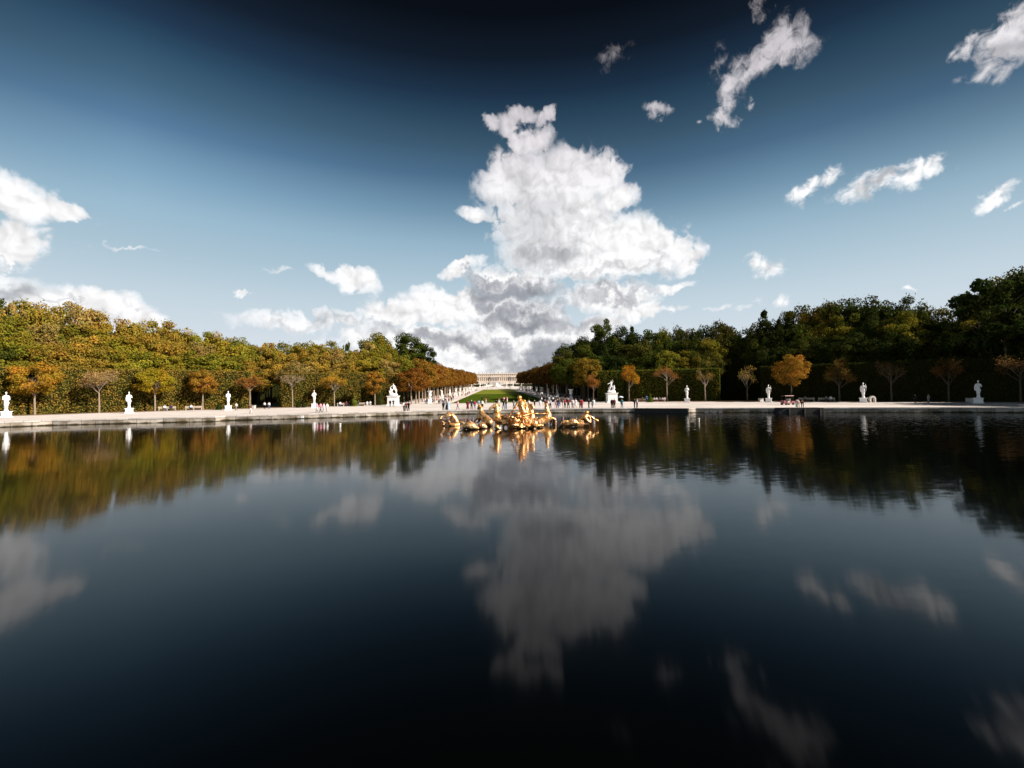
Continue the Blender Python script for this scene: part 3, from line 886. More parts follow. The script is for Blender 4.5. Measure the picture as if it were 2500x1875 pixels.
def branches(seed, base, h0, h1, spread, levels=4, r0=.16, n1=6, up=.55, seg=2):
    """recursive tapering limbs; returns tube list and tips"""
    r = random.Random(seed); tubes = []; tips = []

    def grow(p, d, ln, rad, lv):
        q = p
        for s in range(seg):
            dd = (d + Vector((r.uniform(-.16, .16), r.uniform(-.16, .16), r.uniform(-.05, .14)))).normalized()
            q2 = q + dd * (ln / seg)
            tubes.append((q, q2, rad * (1 - .35 * s / seg), rad * (1 - .35 * (s + 1) / seg), lv)); q = q2; d = dd
        if lv == 0: tips.append(q); return
        for k in range(3 if lv > 1 else 3):
            a = r.uniform(0, 6.28); tilt = r.uniform(.25, .62)
            u = d.orthogonal().normalized(); w_ = d.cross(u)
            nd = (d * math.cos(tilt) + (u * math.cos(a) + w_ * math.sin(a)) * math.sin(tilt)).normalized()
            grow(q, nd, ln * r.uniform(.62, .82), rad * .58, lv - 1)
    for k in range(n1):
        a = 6.283 * k / n1 + r.uniform(-.3, .3)
        d = Vector((math.cos(a) * spread, math.sin(a) * spread, up + r.uniform(-.1, .35))).normalized()
        grow(Vector((0, 0, h0 + r.uniform(-.2, .5))), d, (h1 - h0) * .34, r0, levels - 1)
    grow(Vector((0, 0, h0)), Vector((0, 0, 1)), (h1 - h0) * .36, r0, levels - 1)
    return tubes, tips


def tubes_to_mb(mb, tubes, n=5):
    for p, q, a, b, lv in tubes: mb.tube(p, q, a, b, n if lv > 0 else 3)
    return mb


CROWNS = {}
CROWNS['broad'] = [crown_mesh('crown', 100 + i, nblob=70 + 8 * i, nleaf=12500, size=.36, bl=(.17, .33)) for i in range(4)]
CROWNS['tiers'] = [crown_mesh('crown', 120 + i, shape='tiers', nblob=60, nleaf=11500, size=.37, bl=(.20, .34)) for i in range(2)]
CROWNS['open'] = [crown_mesh('crown', 130 + i, nblob=34, nleaf=4600, bl=(.14, .26), size=.48) for i in range(2)]
CROWNS['cone'] = [crown_mesh('crown', 140, shape='cone', nblob=70, nleaf=8000, bl=(.16, .30), size=.36)]


def forest_trunk(seed):
    r = random.Random(seed); mb = MB()
    p = Vector((0, 0, -.3)); rad = .34
    for k in range(5):
        q = Vector((r.uniform(-.25, .25) * k * .4, r.uniform(-.25, .25) * k * .4, 2.4 * (k + 1)))
        mb.tube(p, q, rad, rad * .82, 9); p = q; rad *= .8
        if k >= 1:
            for j in range(3):
                a = r.uniform(0, 6.28); ln = r.uniform(2.2, 4.2)
                e1 = q + Vector((math.cos(a) * ln * .6, math.sin(a) * ln * .6, ln * .5)); e2 = e1 + Vector((math.cos(a) * ln * .5, math.sin(a) * ln * .5, ln * .4))
                mb.tube(q, e1, rad * .55, rad * .32, 6); mb.tube(e1, e2, rad * .32, rad * .1, 5)
    return mb.mesh('trunk', M['bark_dark'])


TRUNKS = [forest_trunk(s) for s in (1, 2, 3)]

PAL = {'golden olive': (.34, .225, .036), 'olive green': (.205, .172, .022), 'deep green': (.075, .085, .014), 'russet': (.28, .145, .030),
       'yellow green': (.28, .225, .026), 'tawny': (.38, .25, .075), 'dark green': (.034, .044, .010), 'dull olive': (.085, .078, .015), 'golden yellow': (.34, .22, .022),
       'blue green': (.060, .085, .030)}
protos = {}


def forest_tree(x, y, h, rad, hue, kind, label, group, sz=None):
    ci = random.randrange(len(CROWNS[kind])); ti = random.randrange(3)
    key = (kind, ci, ti)
    z = gz(y)
    if key not in protos:
        t = empty('tree'); obj('trunk', TRUNKS[ti], None, t); obj('crown', CROWNS[kind][ci], None, t); protos[key] = t
    else:
        t = copy_tree(protos[key])
    t.name = 'tree' if kind != 'cone' else 'conifer'
    t.location = (x, y, z); t.rotation_euler = (0, 0, random.uniform(0, 6.28))
    sx = rad / 5.4; t.scale = (sx, sx, h / 16.6)
    c = PAL[hue]; j = random.uniform(.82, 1.18)
    for ch in t.children:
        if ch.name.startswith('crown'): ch.color = (c[0] * j * random.uniform(.92, 1.1), c[1] * j, c[2] * j, 1)
    tag(t, label, 'tree', group)
    return t


def interp(tab, x):
    if x <= tab[0][0]: return tab[0][1]
    for (a, va), (b, vb) in zip(tab, tab[1:]):
        if x <= b: return va + (vb - va) * (x - a) / (b - a)
    return tab[-1][1]


SKY_L = [(-120, 730), (0, 742), (60, 738), (130, 752), (175, 748), (215, 757), (250, 778), (300, 792), (350, 788), (410, 790), (440, 803), (490, 812), (560, 816), (595, 835), (618, 852), (645, 842), (700, 836), (760, 838),
         (800, 836), (860, 838), (885, 832), (915, 828), (950, 842), (975, 850), (1040, 868)]
SKY_R = [(1320, 880), (1350, 862), (1378, 842), (1400, 838), (1440, 820), (1480, 806), (1530, 815), (1600, 812), (1650, 800), (1700, 791), (1750, 790), (1780, 796), (1800, 814), (1830, 806), (1865, 790), (1900, 785), (1930, 762), (1960, 748),
         (2000, 756), (2050, 734), (2100, 728), (2150, 736), (2210, 730), (2250, 748), (2300, 758), (2340, 745), (2380, 712), (2430, 692), (2470, 668), (2560, 655)]
ORD = ['first', 'second', 'third', 'fourth', 'fifth', 'sixth', 'seventh', 'eighth', 'ninth', 'tenth', 'eleventh', 'twelfth', 'thirteenth', 'fourteenth', 'fifteenth', 'sixteenth',
       'seventeenth', 'eighteenth', 'nineteenth', 'twentieth'] + [f'{a}-{b}' for a in ('twenty', 'thirty', 'forty') for b in ('first', 'second', 'third', 'fourth', 'fifth', 'sixth', 'seventh', 'eighth', 'ninth')]
texture = {'broad': 'round-crowned', 'tiers': 'layered', 'open': 'thin-crowned', 'cone': 'pointed'}
wood = []                                    # gathered first, labelled after


def plant(side, row, px, rad, frac, hues, kinds, jit=8, tab=None, rr=None):
    p = on_arc(px, rad + random.uniform(-1.5, 1.5))
    skyy = interp(tab, px)
    hedge_y = 905 - (px - 1210) * 0.0133 if False else None
    zs = z_at(p.x, p.y, skyy)
    top = 9.2 + (zs - 9.2) * frac + random.uniform(-.7, .7)
    wood.append(dict(side=side, row=row, px=px, x=p.x, y=p.y, h=top - gz(p.y), r=rr or random.uniform(4.3, 5.8), hue=random.choice(hues), kind=random.choice(kinds)))


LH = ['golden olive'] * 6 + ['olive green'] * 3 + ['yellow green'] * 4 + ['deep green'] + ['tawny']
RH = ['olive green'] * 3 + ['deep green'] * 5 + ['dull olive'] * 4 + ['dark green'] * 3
GAPL = (608, 690); GAPR = (1762, 1850)
for row, rad, frac, step in (('front', 133, .42, 42), ('middle', 139, .72, 44), ('skyline', 146, 1.0, 40)):
    px = -110
    while px < 985:
        inside_gap = GAPL[0] < px < GAPL[1]
        if not (inside_gap and row != 'skyline'):
            plant('left', row, px, rad, frac, LH, ['broad'] * 4 + ['tiers'] * 3 + (['open'] if row == 'skyline' else []), tab=SKY_L)
        px += step * random.uniform(.85, 1.15) * (1.25 if px < 200 else 1)
    px = 1385
    while px < 2620:
        inside_gap = GAPR[0] < px < GAPR[1]
        if not (inside_gap and row != 'skyline'):
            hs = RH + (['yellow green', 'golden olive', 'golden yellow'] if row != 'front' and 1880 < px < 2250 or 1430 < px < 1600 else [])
            if px > 1780 and row == 'front': hs = ['dark green', 'dark green', 'dull olive']  # darker leaf hues stand in for the shade low in the right wood
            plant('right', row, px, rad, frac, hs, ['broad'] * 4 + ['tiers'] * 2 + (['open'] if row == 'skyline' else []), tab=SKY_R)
        px += step * random.uniform(.85, 1.15) * (1.25 if px > 2250 else 1)
# dark alleys: trees standing further down each gap close the view
for px, side, tab in ((632, 'left', SKY_L), (662, 'left', SKY_L), (1788, 'right', SKY_R), (1825, 'right', SKY_R)):
    p = on_arc(px, 156)
    wood.append(dict(side=side, row='alley', px=px, x=p.x, y=p.y, h=z_at(p.x, p.y, interp(tab, px) + 14), r=6.5, hue='dark green', kind='broad'))
# emergent specimens read from the photograph
for px, top, rad, r, hue, kind, side in ((1870, 757, 140, 5.2, 'dark green', 'cone', 'right'), (1905, 778, 139, 3.4, 'dark green', 'cone', 'right'), (1545, 796, 145, 3.4, 'dark green', 'cone', 'right'),
                                         (1473, 785, 150, 4.6, 'deep green', 'tiers', 'right'), (2460, 664, 128, 7.5, 'dark green', 'open', 'right'), (2395, 700, 127, 6.5, 'dark green', 'open', 'right'),
                                         (995, 816, 152, 5.6, 'deep green', 'tiers', 'left'), (925, 822, 154, 5.8, 'deep green', 'broad', 'left'), (845, 824, 150, 1.7, 'deep green', 'open', 'left'),
                                         (205, 742, 146, 2.6, 'tawny', 'open', 'left'), (45, 733, 145, 3.2, 'tawny', 'open', 'left'), (415, 784, 148, 3.2, 'golden olive', 'open', 'left'), (655, 834, 150, 3, 'tawny', 'open', 'left'),
                                         (1040, 842, 175, 4.2, 'dark green', 'tiers', 'left'), (960, 845, 160, 4.5, 'dark green', 'broad', 'left')):
    p = on_arc(px, rad)
    wood.append(dict(side=side, row='emergent', px=px, x=p.x, y=p.y, h=z_at(p.x, p.y, top) - gz(p.y), r=r, hue=hue, kind=kind))
# dark trees behind the avenue planes
y = 150
while y < 480:
    for side, x in (('left', -39), ('right', 44)):
        px = 1210 + F * x / y
        wood.append(dict(side=side, row='avenue', px=px, x=x + random.uniform(-2, 2), y=y + random.uniform(-3, 3), h=(17.5 if side == 'left' else 21) + random.uniform(-1.5, 2.5) + (3 if y < 230 and side == 'left' else 0), r=random.uniform(4.6, 6), hue=random.choice(['deep green', 'dark green', 'olive green', 'dull olive'] if side == 'left' else ['dark green', 'dark green', 'dull olive']), kind=random.choice(['broad', 'tiers'])))
    y += 13
# wood on the far right, mostly outside the picture, shading the terrace; the last four trees are added only for their shadow
for x, y_, h in ((126, 92, 25), (133, 80, 27), (128, 68, 26), (136, 56, 27), (124, 45, 26), (132, 34, 26), (140, 68, 28), (118, 30, 25), (126, 18, 25), (138, 44, 27), (122, 58, 25), (119, 78, 24), (117, 68, 22), (120, 8, 24), (114, 66, 28), (115, 58, 30), (116, 49, 30), (117, 40, 30)):
    wood.append(dict(side='right', row='edge', px=3000 + x, x=x, y=y_, h=h, r=6.5, hue='dark green', kind='broad'))

wood.sort(key=lambda d: d['px'])
cnt = {}
for d in wood:
    k = (d['side'], d['row']); cnt[k] = cnt.get(k, 0) + 1
seen = {}
for d in wood:
    k = (d['side'], d['row']); seen[k] = seen.get(k, 0) + 1; o_ = ORD[min(seen[k] - 1, len(ORD) - 1)]
    t = f"{d['hue']} {texture[d['kind']]} tree, "
    if d['row'] == 'alley': lb = f"{d['hue']} tree closing the dark {d['side']} alley, {o_} from the left"
    elif d['row'] == 'emergent': lb = f"tall {t}rising above the {d['side']} wood, {o_} such from left"
    elif d['row'] == 'avenue': lb = f"{t}{o_} from the left behind the {d['side']} avenue row"
    elif d['row'] == 'edge': lb = f"tall dark unseen tree shading the far right end of the terrace, {o_} from left"
    else: lb = f"{t}{o_} from the left in the {d['row']} row above the {d['side']} hedge"
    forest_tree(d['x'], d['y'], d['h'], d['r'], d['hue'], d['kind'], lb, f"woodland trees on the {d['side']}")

# ---- clipped hedges
def hedge(name_label, pts, thick, h, color, seed, dens=24, close_end=True, zf=None):
    r = np.random.default_rng(seed)
    t = MB(); inner = []; P = []; Nn = []
    pts = [Vector(p) for p in pts]
    offs = []
    for i, p in enumerate(pts):
        d = (pts[min(i + 1, len(pts) - 1)] - pts[max(i - 1, 0)]).normalized(); offs.append(Vector((-d.y, d.x)))
    # core
    V = []; s_ = .18
    for p, n_ in zip(pts, offs):
        g = gz(p.y)
        a = p + n_ * s_; b = p + n_ * (thick - s_)
        V += [(a.x, a.y, g), (a.x, a.y, g + h - s_), (b.x, b.y, g + h - s_), (b.x, b.y, g)]
    Fc = []
    for i in range(len(pts) - 1):
        for k in range(4): Fc.append((4 * i + k, 4 * i + (k + 1) % 4, 4 * i + 4 + (k + 1) % 4, 4 * i + 4 + k))
    m = 4 * (len(pts) - 1); Fc += [(0, 3, 2, 1), (m, m + 1, m + 2, m + 3)]
    t.add(V, Fc)
    base = empty('hedge')
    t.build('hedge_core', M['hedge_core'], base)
    # leaves on front, top, back and both ends
    for i in range(len(pts) - 1):
        p, q = pts[i], pts[i + 1]; np_, nq = offs[i], offs[i + 1]; ln = (q - p).length
        for face, area in (('f', ln * h), ('t', ln * thick), ('b', ln * h * .25)):
            n = int(area * dens); u = r.random(n); v = r.random(n)
            A = np.outer(1 - u, (p.x, p.y)) + np.outer(u, (q.x, q.y)); NN = np.outer(1 - u, (np_.x, np_.y)) + np.outer(u, (nq.x, nq.y))
            g = gz((p.y + q.y) / 2)
            if face == 'f': Q = np.c_[A, g + v * h]; nr = np.c_[-NN, np.zeros(n)]; Q[:, :2] += NN * r.uniform(-.16, .16, n)[:, None]
            elif face == 't': Q = np.c_[A + NN * (v * thick)[:, None], g + h + r.normal(0, .13, n)]; nr = np.tile((0, 0, 1.), (n, 1))
            else: Q = np.c_[A + NN * thick, g + v * h]; nr = np.c_[NN, np.zeros(n)]
            P.append(Q); Nn.append(nr)
    for e_, sg in ((0, -1), (len(pts) - 1, 1)):
        p = pts[e_]; n_ = offs[e_]; d = Vector((n_.y, -n_.x)) * sg
        n = int(thick * h * dens * 1.2); u = r.random(n); v = r.random(n)
        Q = np.c_[p.x + n_.x * u * thick, p.y + n_.y * u * thick, gz(p.y) + v * h]; Q[:, 0] += d.x * r.uniform(-.1, .15, n)
        P.append(Q); Nn.append(np.tile((d.x, d.y, 0), (n, 1)))
    P = np.concatenate(P); Nn = np.concatenate(Nn)
    V = leaf_cards(P, Nn, .27, r, .75)
    lv = np_mesh('foliage', V, np.arange(len(P) * 4).reshape(-1, 4), M['leaf'], r.random(len(P)))
    obj('foliage', lv, None, base, color)
    tag(base, name_label, 'hedge')
    return base


def arc_pts(px0, px1, rad, n=14):
    a = on_arc(px0, rad); b = on_arc(px1, rad)
    t0 = math.atan2(a.y - 10, a.x - 1.5); t1 = math.atan2(b.y - 10, b.x - 1.5)
    return [(1.5 + rad * math.cos(t0 + (t1 - t0) * i / n), 10 + rad * math.sin(t0 + (t1 - t0) * i / n)) for i in range(n + 1)]


HR = 124.0
hedge('tall clipped olive hedge left of the dark alley, behind the golden trees', arc_pts(-130, 612, HR, 18), 3.2, 9.2, (.28, .185, .036), 31)
hedge('tall clipped hedge between the left alley and the left avenue', arc_pts(686, 968, HR, 10), 3.2, 8.8, (.235, .16, .032), 32)
hedge('tall square-cut green hedge behind the right marble group', arc_pts(1460, 1757, HR, 10), 3.2, 8.8, (.13, .125, .02), 33)
hedge('tall clipped hedge in deep shade at the far right', arc_pts(1858, 2640, HR, 18), 3.2, 8.8, (.040, .042, .010), 34)  # leaf colour darkened to carry the deep shade
hedge('dark clipped hedge added to keep the left alley black', arc_pts(585, 715, 168, 4), 3, 12, (.022, .028, .008), 37, dens=6)  # added screen, coloured near black for the alley's shade
hedge('dark clipped hedge added to keep the right alley black', arc_pts(1738, 1885, 141, 4), 3, 12, (.018, .022, .007), 38, dens=6)  # added close behind the gap so the alley stays dark
yy = [126 + 30 * i for i in range(12)]
hedge('clipped green hedge behind the trunks of the left avenue', [(-31.5, y) for y in yy], 2.0, 7.5, (.060, .070, .014), 35, dens=7)
hedge('clipped dark hedge behind the trunks of the right avenue', [(36.5, y) for y in reversed(yy)], 2.0, 7.5, (.040, .050, .012), 36, dens=7)

# ---- avenue planes (russet, clipped)
AV = [crown_mesh('crown', 160 + i, R=4.3, Hh=4.8, zc=9.2, nblob=60, nleaf=9500, size=.34, bl=(.20, .30)) for i in range(3)]


def avenue_trunk(seed):
    mb = MB(); r = random.Random(seed); p = Vector((0, 0, -.2)); rad = .27
    for k in range(4):
        q = Vector((r.uniform(-.1, .1), r.uniform(-.1, .1), 1.9 * (k + 1))); mb.tube(p, q, rad, rad * .86, 10); p = q; rad *= .86
    for j in range(6):
        a = j * 1.05 + r.uniform(-.2, .2); e1 = p + Vector((math.cos(a) * 1.4, math.sin(a) * 1.4, 1.6)); mb.tube(p - Vector((0, 0, 1.2)), e1, .12, .06, 6)
    return mb.mesh('trunk', M['bark'])


AT = [avenue_trunk(s) for s in (5, 6, 5, 6)]
for me in AT[2:]: me.materials.clear(); me.materials.append(M['bark_dark'])  # right row gets darker bark to carry its shade
aproto = {}
RUS = [(.235, .095, .018), (.27, .115, .022), (.22, .075, .016), (.29, .14, .022)]
for side, x0 in (('left', -24.0), ('right', 27.5)):
    ys_ = [131 if side == 'left' else 134]
    while ys_[-1] < 495: ys_.append(ys_[-1] + (6.3 if ys_[-1] < 215 else 8.5 if ys_[-1] < 320 else 12))
    for i, y in enumerate(ys_):
        k = (i % 3, i % 2)
        k = k + (side,)
        if k not in aproto:
            t = empty('avenue_tree'); obj('trunk', AT[k[1] + (2 if side == 'right' else 0)], None, t); obj('crown', AV[k[0]], None, t); aproto[k] = t
        else: t = copy_tree(aproto[k])
        t.location = (x0 + random.uniform(-.25, .25), y, gz(y)); t.rotation_euler = (0, 0, random.uniform(0, 6.28))
        hs = (.66 if i == 0 else .80 if i == 1 else .93 + .0009 * (y - 140)) * random.uniform(.95, 1.06)
        if side == 'right': hs = (.95 if i < 2 else 1.02 + .0007 * (y - 140)) * random.uniform(.95, 1.06)
        t.scale = (1.0 if i > 1 else .95, 1.0 if i > 1 else .95, hs)
        c = random.choice(RUS) if side == 'left' else (.13, .060, .014) if i > 3 else (.24, .15, .022)  # shade of the right row is put into its darker leaf colour
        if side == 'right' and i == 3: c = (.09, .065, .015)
        for ch in t.children:
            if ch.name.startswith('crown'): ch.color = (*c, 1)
        nm = 'mustard' if side == 'right' and i <= 3 else 'russet'
        tag(t, f'{nm} clipped avenue tree, {ORD[i] if i < len(ORD) else "farthest"} from the basin in the {side} row', 'tree', f'clipped trees of the {side} avenue row')

# ---- small trees standing round the basin
def lollipop(px, rad, ytop, ybot, halfw, hue, dens, label, color, seed, twigs=True):
    p = on_arc(px, rad); s = F / p.y * 1.0
    zt = z_at(p.x, p.y, ytop); zb = z_at(p.x, p.y, ybot)
    R = halfw / s; zc = (zt + zb) / 2; Hh = (zt - zb) / 2
    t = empty('young_tree', (p.x, p.y, 0))
    r = random.Random(seed)
    tb = MB(); q0 = Vector((0, 0, -.2)); rr = .19
    for k in range(3):
        q1 = Vector((r.uniform(-.05, .05), r.uniform(-.05, .05), (zb + .4) * (k + 1) / 3)); tb.tube(q0, q1, rr, rr * .88, 10); q0 = q1; rr *= .88
    tubes, tips = branches(seed, None, 0, 1, .62 if dens < 1 else .30, 4, .075, 6, .62 if dens < 1 else .9)
    # scale limbs into the crown
    mx = max(max(abs(a.x), abs(a.y)) for a in tips); mz = max(a.z for a in tips)
    ks = .58 if dens >= 1 else .98
    def T(v): return Vector((v.x / mx * R * ks, v.y / mx * R * ks, zb + .1 + v.z / mz * (zt - zb - .2) * ks))
    tw = [(T(a), T(b), c_ * (1 if lv > 0 else .5) , d_ * (1 if lv > 0 else .45), lv) for a, b, c_, d_, lv in tubes]
    tubes_to_mb(tb, tw)
    tb.build('trunk', M['bark'] if px < 1800 else M['bark_dark'], t)  # darker bark stands in for the shade on the right bank
    rg = np.random.default_rng(seed)
    if dens > 0:
        if dens >= 1:
            me = crown_mesh('crown', seed, R=R * .76, Hh=Hh * 1.12, zc=zc - .15, nblob=64, nleaf=int(9500 * dens), size=.24, shape='round', bl=(.20, .32))
        else:
            T_ = np.array([tuple(T(a)) for a in tips]); T2 = np.array([tuple((T(a[0]) + T(a[1])) / 2) for a in tubes if a[4] <= 1])
            T_ = np.concatenate([T_, T2])
            n = int(7000 * dens); P = T_[rg.integers(0, len(T_), n)] + rg.normal(0, .28, (n, 3))
            me = np_mesh('crown', leaf_cards(P, np.tile((0, -.4, .6), (n, 1)), .22, rg), np.arange(n * 4).reshape(-1, 4), M['leaf'], rg.random(n))
        obj('crown', me, None, t, color)
    tag(t, label, 'tree', 'young trees round the basin')


Y1 = (.46, .245, .030); Y2 = (.40, .26, .022); O1 = (.38, .18, .028); RD = (.30, .125, .030); PK = (.40, .24, .10)
LOL = [(85, 122, 885, 962, 56, 1.2, 'golden yellow young tree with a full round crown, second thing from the left edge', Y1),
       (242, 120, 904, 964, 46, .42, 'young tree with pinkish gold leaves and a half bare crown', PK),
       (378, 121, 902, 958, 47, 1.2, 'yellow young tree with dense crown beside the second left statue', Y2),
       (495, 122, 905, 959, 38, 1.1, 'orange and yellow young tree left of the third left statue', O1),
       (610, 121, 917, 960, 32, .40, 'sparse reddish young tree in front of the dark left alley', RD),
       (714, 121, 908, 955, 36, .05, 'leafless young tree right of the dark left alley', (.3, .2, .1)),
       (816, 120, 912, 957, 33, .55, 'thin golden young tree left of the spiral topiary', Y1),
       (915, 117, 908, 962, 27, 1.1, 'orange gold young tree beside the left marble group', O1),
       (1449, 121, 915, 960, 17, .5, 'narrow rust red young tree left of the right marble group', RD),
       (1536, 121, 893, 946, 25, .75, 'bright orange young tree right of the right marble group', (.46, .19, .020)),
       (1628, 120, 893, 938, 27, .22, 'sparse brownish young tree left of the white statue by the right hedge', RD),
       (1721, 119, 896, 940, 26, .16, 'nearly bare young tree at the right hedge end', (.20, .13, .03)),
       (1824, 118, 893, 948, 30, .10, 'small mostly bare young tree in the dark right alley mouth', (.30, .20, .05)),
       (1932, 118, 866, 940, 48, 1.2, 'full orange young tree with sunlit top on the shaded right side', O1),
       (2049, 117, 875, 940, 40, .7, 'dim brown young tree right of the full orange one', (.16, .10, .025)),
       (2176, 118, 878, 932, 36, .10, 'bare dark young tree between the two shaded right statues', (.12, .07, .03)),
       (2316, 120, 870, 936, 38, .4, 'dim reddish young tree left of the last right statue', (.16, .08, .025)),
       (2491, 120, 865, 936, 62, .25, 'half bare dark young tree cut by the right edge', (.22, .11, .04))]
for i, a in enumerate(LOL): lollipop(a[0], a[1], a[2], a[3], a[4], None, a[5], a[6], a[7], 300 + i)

# ------------------------------------------------------------------ stone statues and vases
def pedestal_mb(wd, h, cap=.08):
    mb = MB(); a = wd / 2
    mb.box(-a * 1.1, a * 1.1, -a * 1.1, a * 1.1, -.1, h * .16); mb.box(-a * .98, a * .98, -a * .98, a * .98, h * .16, h * .24, .05)
    mb.box(-a * .9, a * .9, -a * .9, a * .9, h * .24, h * .86); mb.box(-a * 1.0, a * 1.0, -a * 1.0, a * 1.0, h * .86, h * .93, -.02); mb.box(-a * 1.08, a * 1.08, -a * 1.08, a * 1.08, h * .93, h)
    return mb


def sweep(p, q, r0, r1): return (p, q, r0, r1)


def term_figure(var, z0=1.0):
    """draped half figure growing out of a narrowing shaft; total height 4.3 m with its block"""
    L_ = []
    L_ += [((0, 0, z0), (0, 0, z0 + .12), .40, .38), ((0, 0, z0 + .1), (0, 0, z0 + 1.1), .23, .36), ((0, 0, z0 + 1.1), (0.03, 0, z0 + 1.7), .40, .36)]
    L_ += [((0, 0, z0 + 1.7), (0, 0, z0 + 2.25), .30, .36), ((-.30, 0, z0 + 2.42), (.30, 0, z0 + 2.42), .19, .19), ((0, 0, z0 + 2.35), (0, 0, z0 + 2.8), .14, .09)]
    L_ += [((0, -.02, z0 + 2.98), (.16, .16, .21)), ((0, -.16, z0 + 2.95), (.035, .05, .05)), ((0, .04, z0 + 3.06), (.175, .17, .16))]
    if var == 0:      # both arms crossed under the cloak
        L_ += [((-.44, 0, z0 + 2.4), (-.50, -.05, z0 + 1.95), .14, .12), ((-.50, -.05, z0 + 1.95), (.05, -.34, z0 + 1.95), .12, .10), ((.44, 0, z0 + 2.4), (.52, -.05, z0 + 1.9), .14, .12), ((.52, -.05, z0 + 1.9), (.1, -.34, z0 + 2.1), .11, .08)]
    elif var == 1:    # one hand at the hip, one at the chest
        L_ += [((-.44, 0, z0 + 2.4), (-.66, .05, z0 + 1.98), .13, .11), ((-.66, .05, z0 + 1.98), (-.36, -.15, z0 + 1.62), .11, .09), ((.44, 0, z0 + 2.4), (.56, -.1, z0 + 2.0), .13, .11), ((.56, -.1, z0 + 2.0), (.22, -.32, z0 + 2.3), .10, .08)]
    elif var == 2:    # an arm raised with a staff, a cloak over the other
        L_ += [((.44, 0, z0 + 2.4), (.66, -.05, z0 + 2.2), .13, .10), ((.66, -.05, z0 + 2.2), (.62, -.2, z0 + 2.62), .10, .08), ((.66, -.2, z0 + 1.5), (.60, -.2, z0 + 2.9), .05, .05), ((-.44, 0, z0 + 2.4), (-.55, 0, z0 + 1.9), .15, .16), ((-.55, 0, z0 + 1.9), (-.48, -.1, z0 + 1.3), .17, .10)]
    else:             # drapery slung across the hips
        L_ += [((-.44, 0, z0 + 2.4), (-.58, 0, z0 + 1.9), .14, .13), ((-.58, 0, z0 + 1.9), (-.52, -.15, z0 + 1.45), .15, .14), ((.44, 0, z0 + 2.4), (.60, -.05, z0 + 2.05), .13, .11), ((.60, -.05, z0 + 2.05), (.36, -.25, z0 + 2.2), .10, .09)]
    # folds
    for k in range(6):
        a = -2.6 + k * .45
        L_.append(((math.cos(a) * .36, math.sin(a) * .36, z0 + 1.75), (math.cos(a) * .27, math.sin(a) * .27, z0 + .75), .06, .05))
    L_.append(((-.38, -.25, z0 + 1.95), (.42, -.22, z0 + 1.35), .09, .10))
    me = fuse('figure', L_, .04, 3, M['marble'], disp=.02)
    for v in me.vertices: v.co.x *= .74; v.co.y *= .82
    return me


TERM = [term_figure(v) for v in range(4)]
PED = pedestal_mb(1.32, 1.0).mesh('pedestal', M['marble'])
ST = [(15, 110, 0, 1.03, 'white draped term statue cut by the left edge'), (315, 110, 3, 1.0, 'white term statue between the second and third left young trees'),
      (557, 110, 0, 1.0, 'white term statue right of the orange and yellow left tree'), (767, 110, 1, 1.0, 'white term statue right of the leafless left tree, hand at hip'),
      (1677, 110, 1, 1.0, 'white draped term statue before the right hedge'), (1876, 110, 2, .96, 'grey white term statue left of the full orange right tree'),
      (2107, 110, 2, .98, 'shaded term statue with raised arm, before a stone arch block'), (2388, 110, 3, .99, 'large shaded draped term statue near the right edge')]
for px, rad, v, s, lb in ST:
    p = on_arc(px, rad)
    t = empty('statue', (p.x, p.y, 0), math.atan2(p.x - 1.5, p.y - 10) * -1, s)
    obj('pedestal', PED, None, t); obj('figure', TERM[v], None, t)
    tag(t, lb, 'statue', 'term statues round the basin')


def body_limbs(o, h, lean=(0, 0), arms=None, legs=None, tw=1.0):
    """over-life-size carved figure; o = foot point, h = height"""
    x, y, z = o; s = h / 1.75
    def P(a, b, c): return (x + a * s + lean[0] * c * s, y + b * s + lean[1] * c * s, z + c * s)
    L_ = [(P(0, 0, .92), P(0, 0, 1.15), .16 * s, .14 * s), (P(0, 0, 1.15), P(0, 0, 1.36), .15 * s, .18 * s), (P(-.15, 0, 1.42), P(.15, 0, 1.42), .09 * s, .09 * s), (P(0, 0, 1.4), P(0, -.01, 1.56), .07 * s, .06 * s),
          (P(0, -.01, 1.65), (.085 * s, .10 * s, .115 * s)), (P(0, .03, 1.69), (.10 * s, .10 * s, .09 * s))]
    legs = legs or [((-.1, 0, .9), (-.12, -.02, .5), (-.12, .02, .06)), ((.1, 0, .9), (.16, -.1, .52), (.14, .04, .06))]
    for a, b, c in legs: L_ += [(P(*a), P(*b), .10 * s, .075 * s), (P(*b), P(*c), .07 * s, .045 * s), (P(*c), P(c[0], c[1] - .12, c[2] - .03), .045 * s, .035 * s)]
    for a, b, c in (arms or []): L_ += [(P(*a), P(*b), .06 * s, .05 * s), (P(*b), P(*c), .048 * s, .035 * s), (P(*c), (.045 * s, .03 * s, .05 * s))]
    return L_


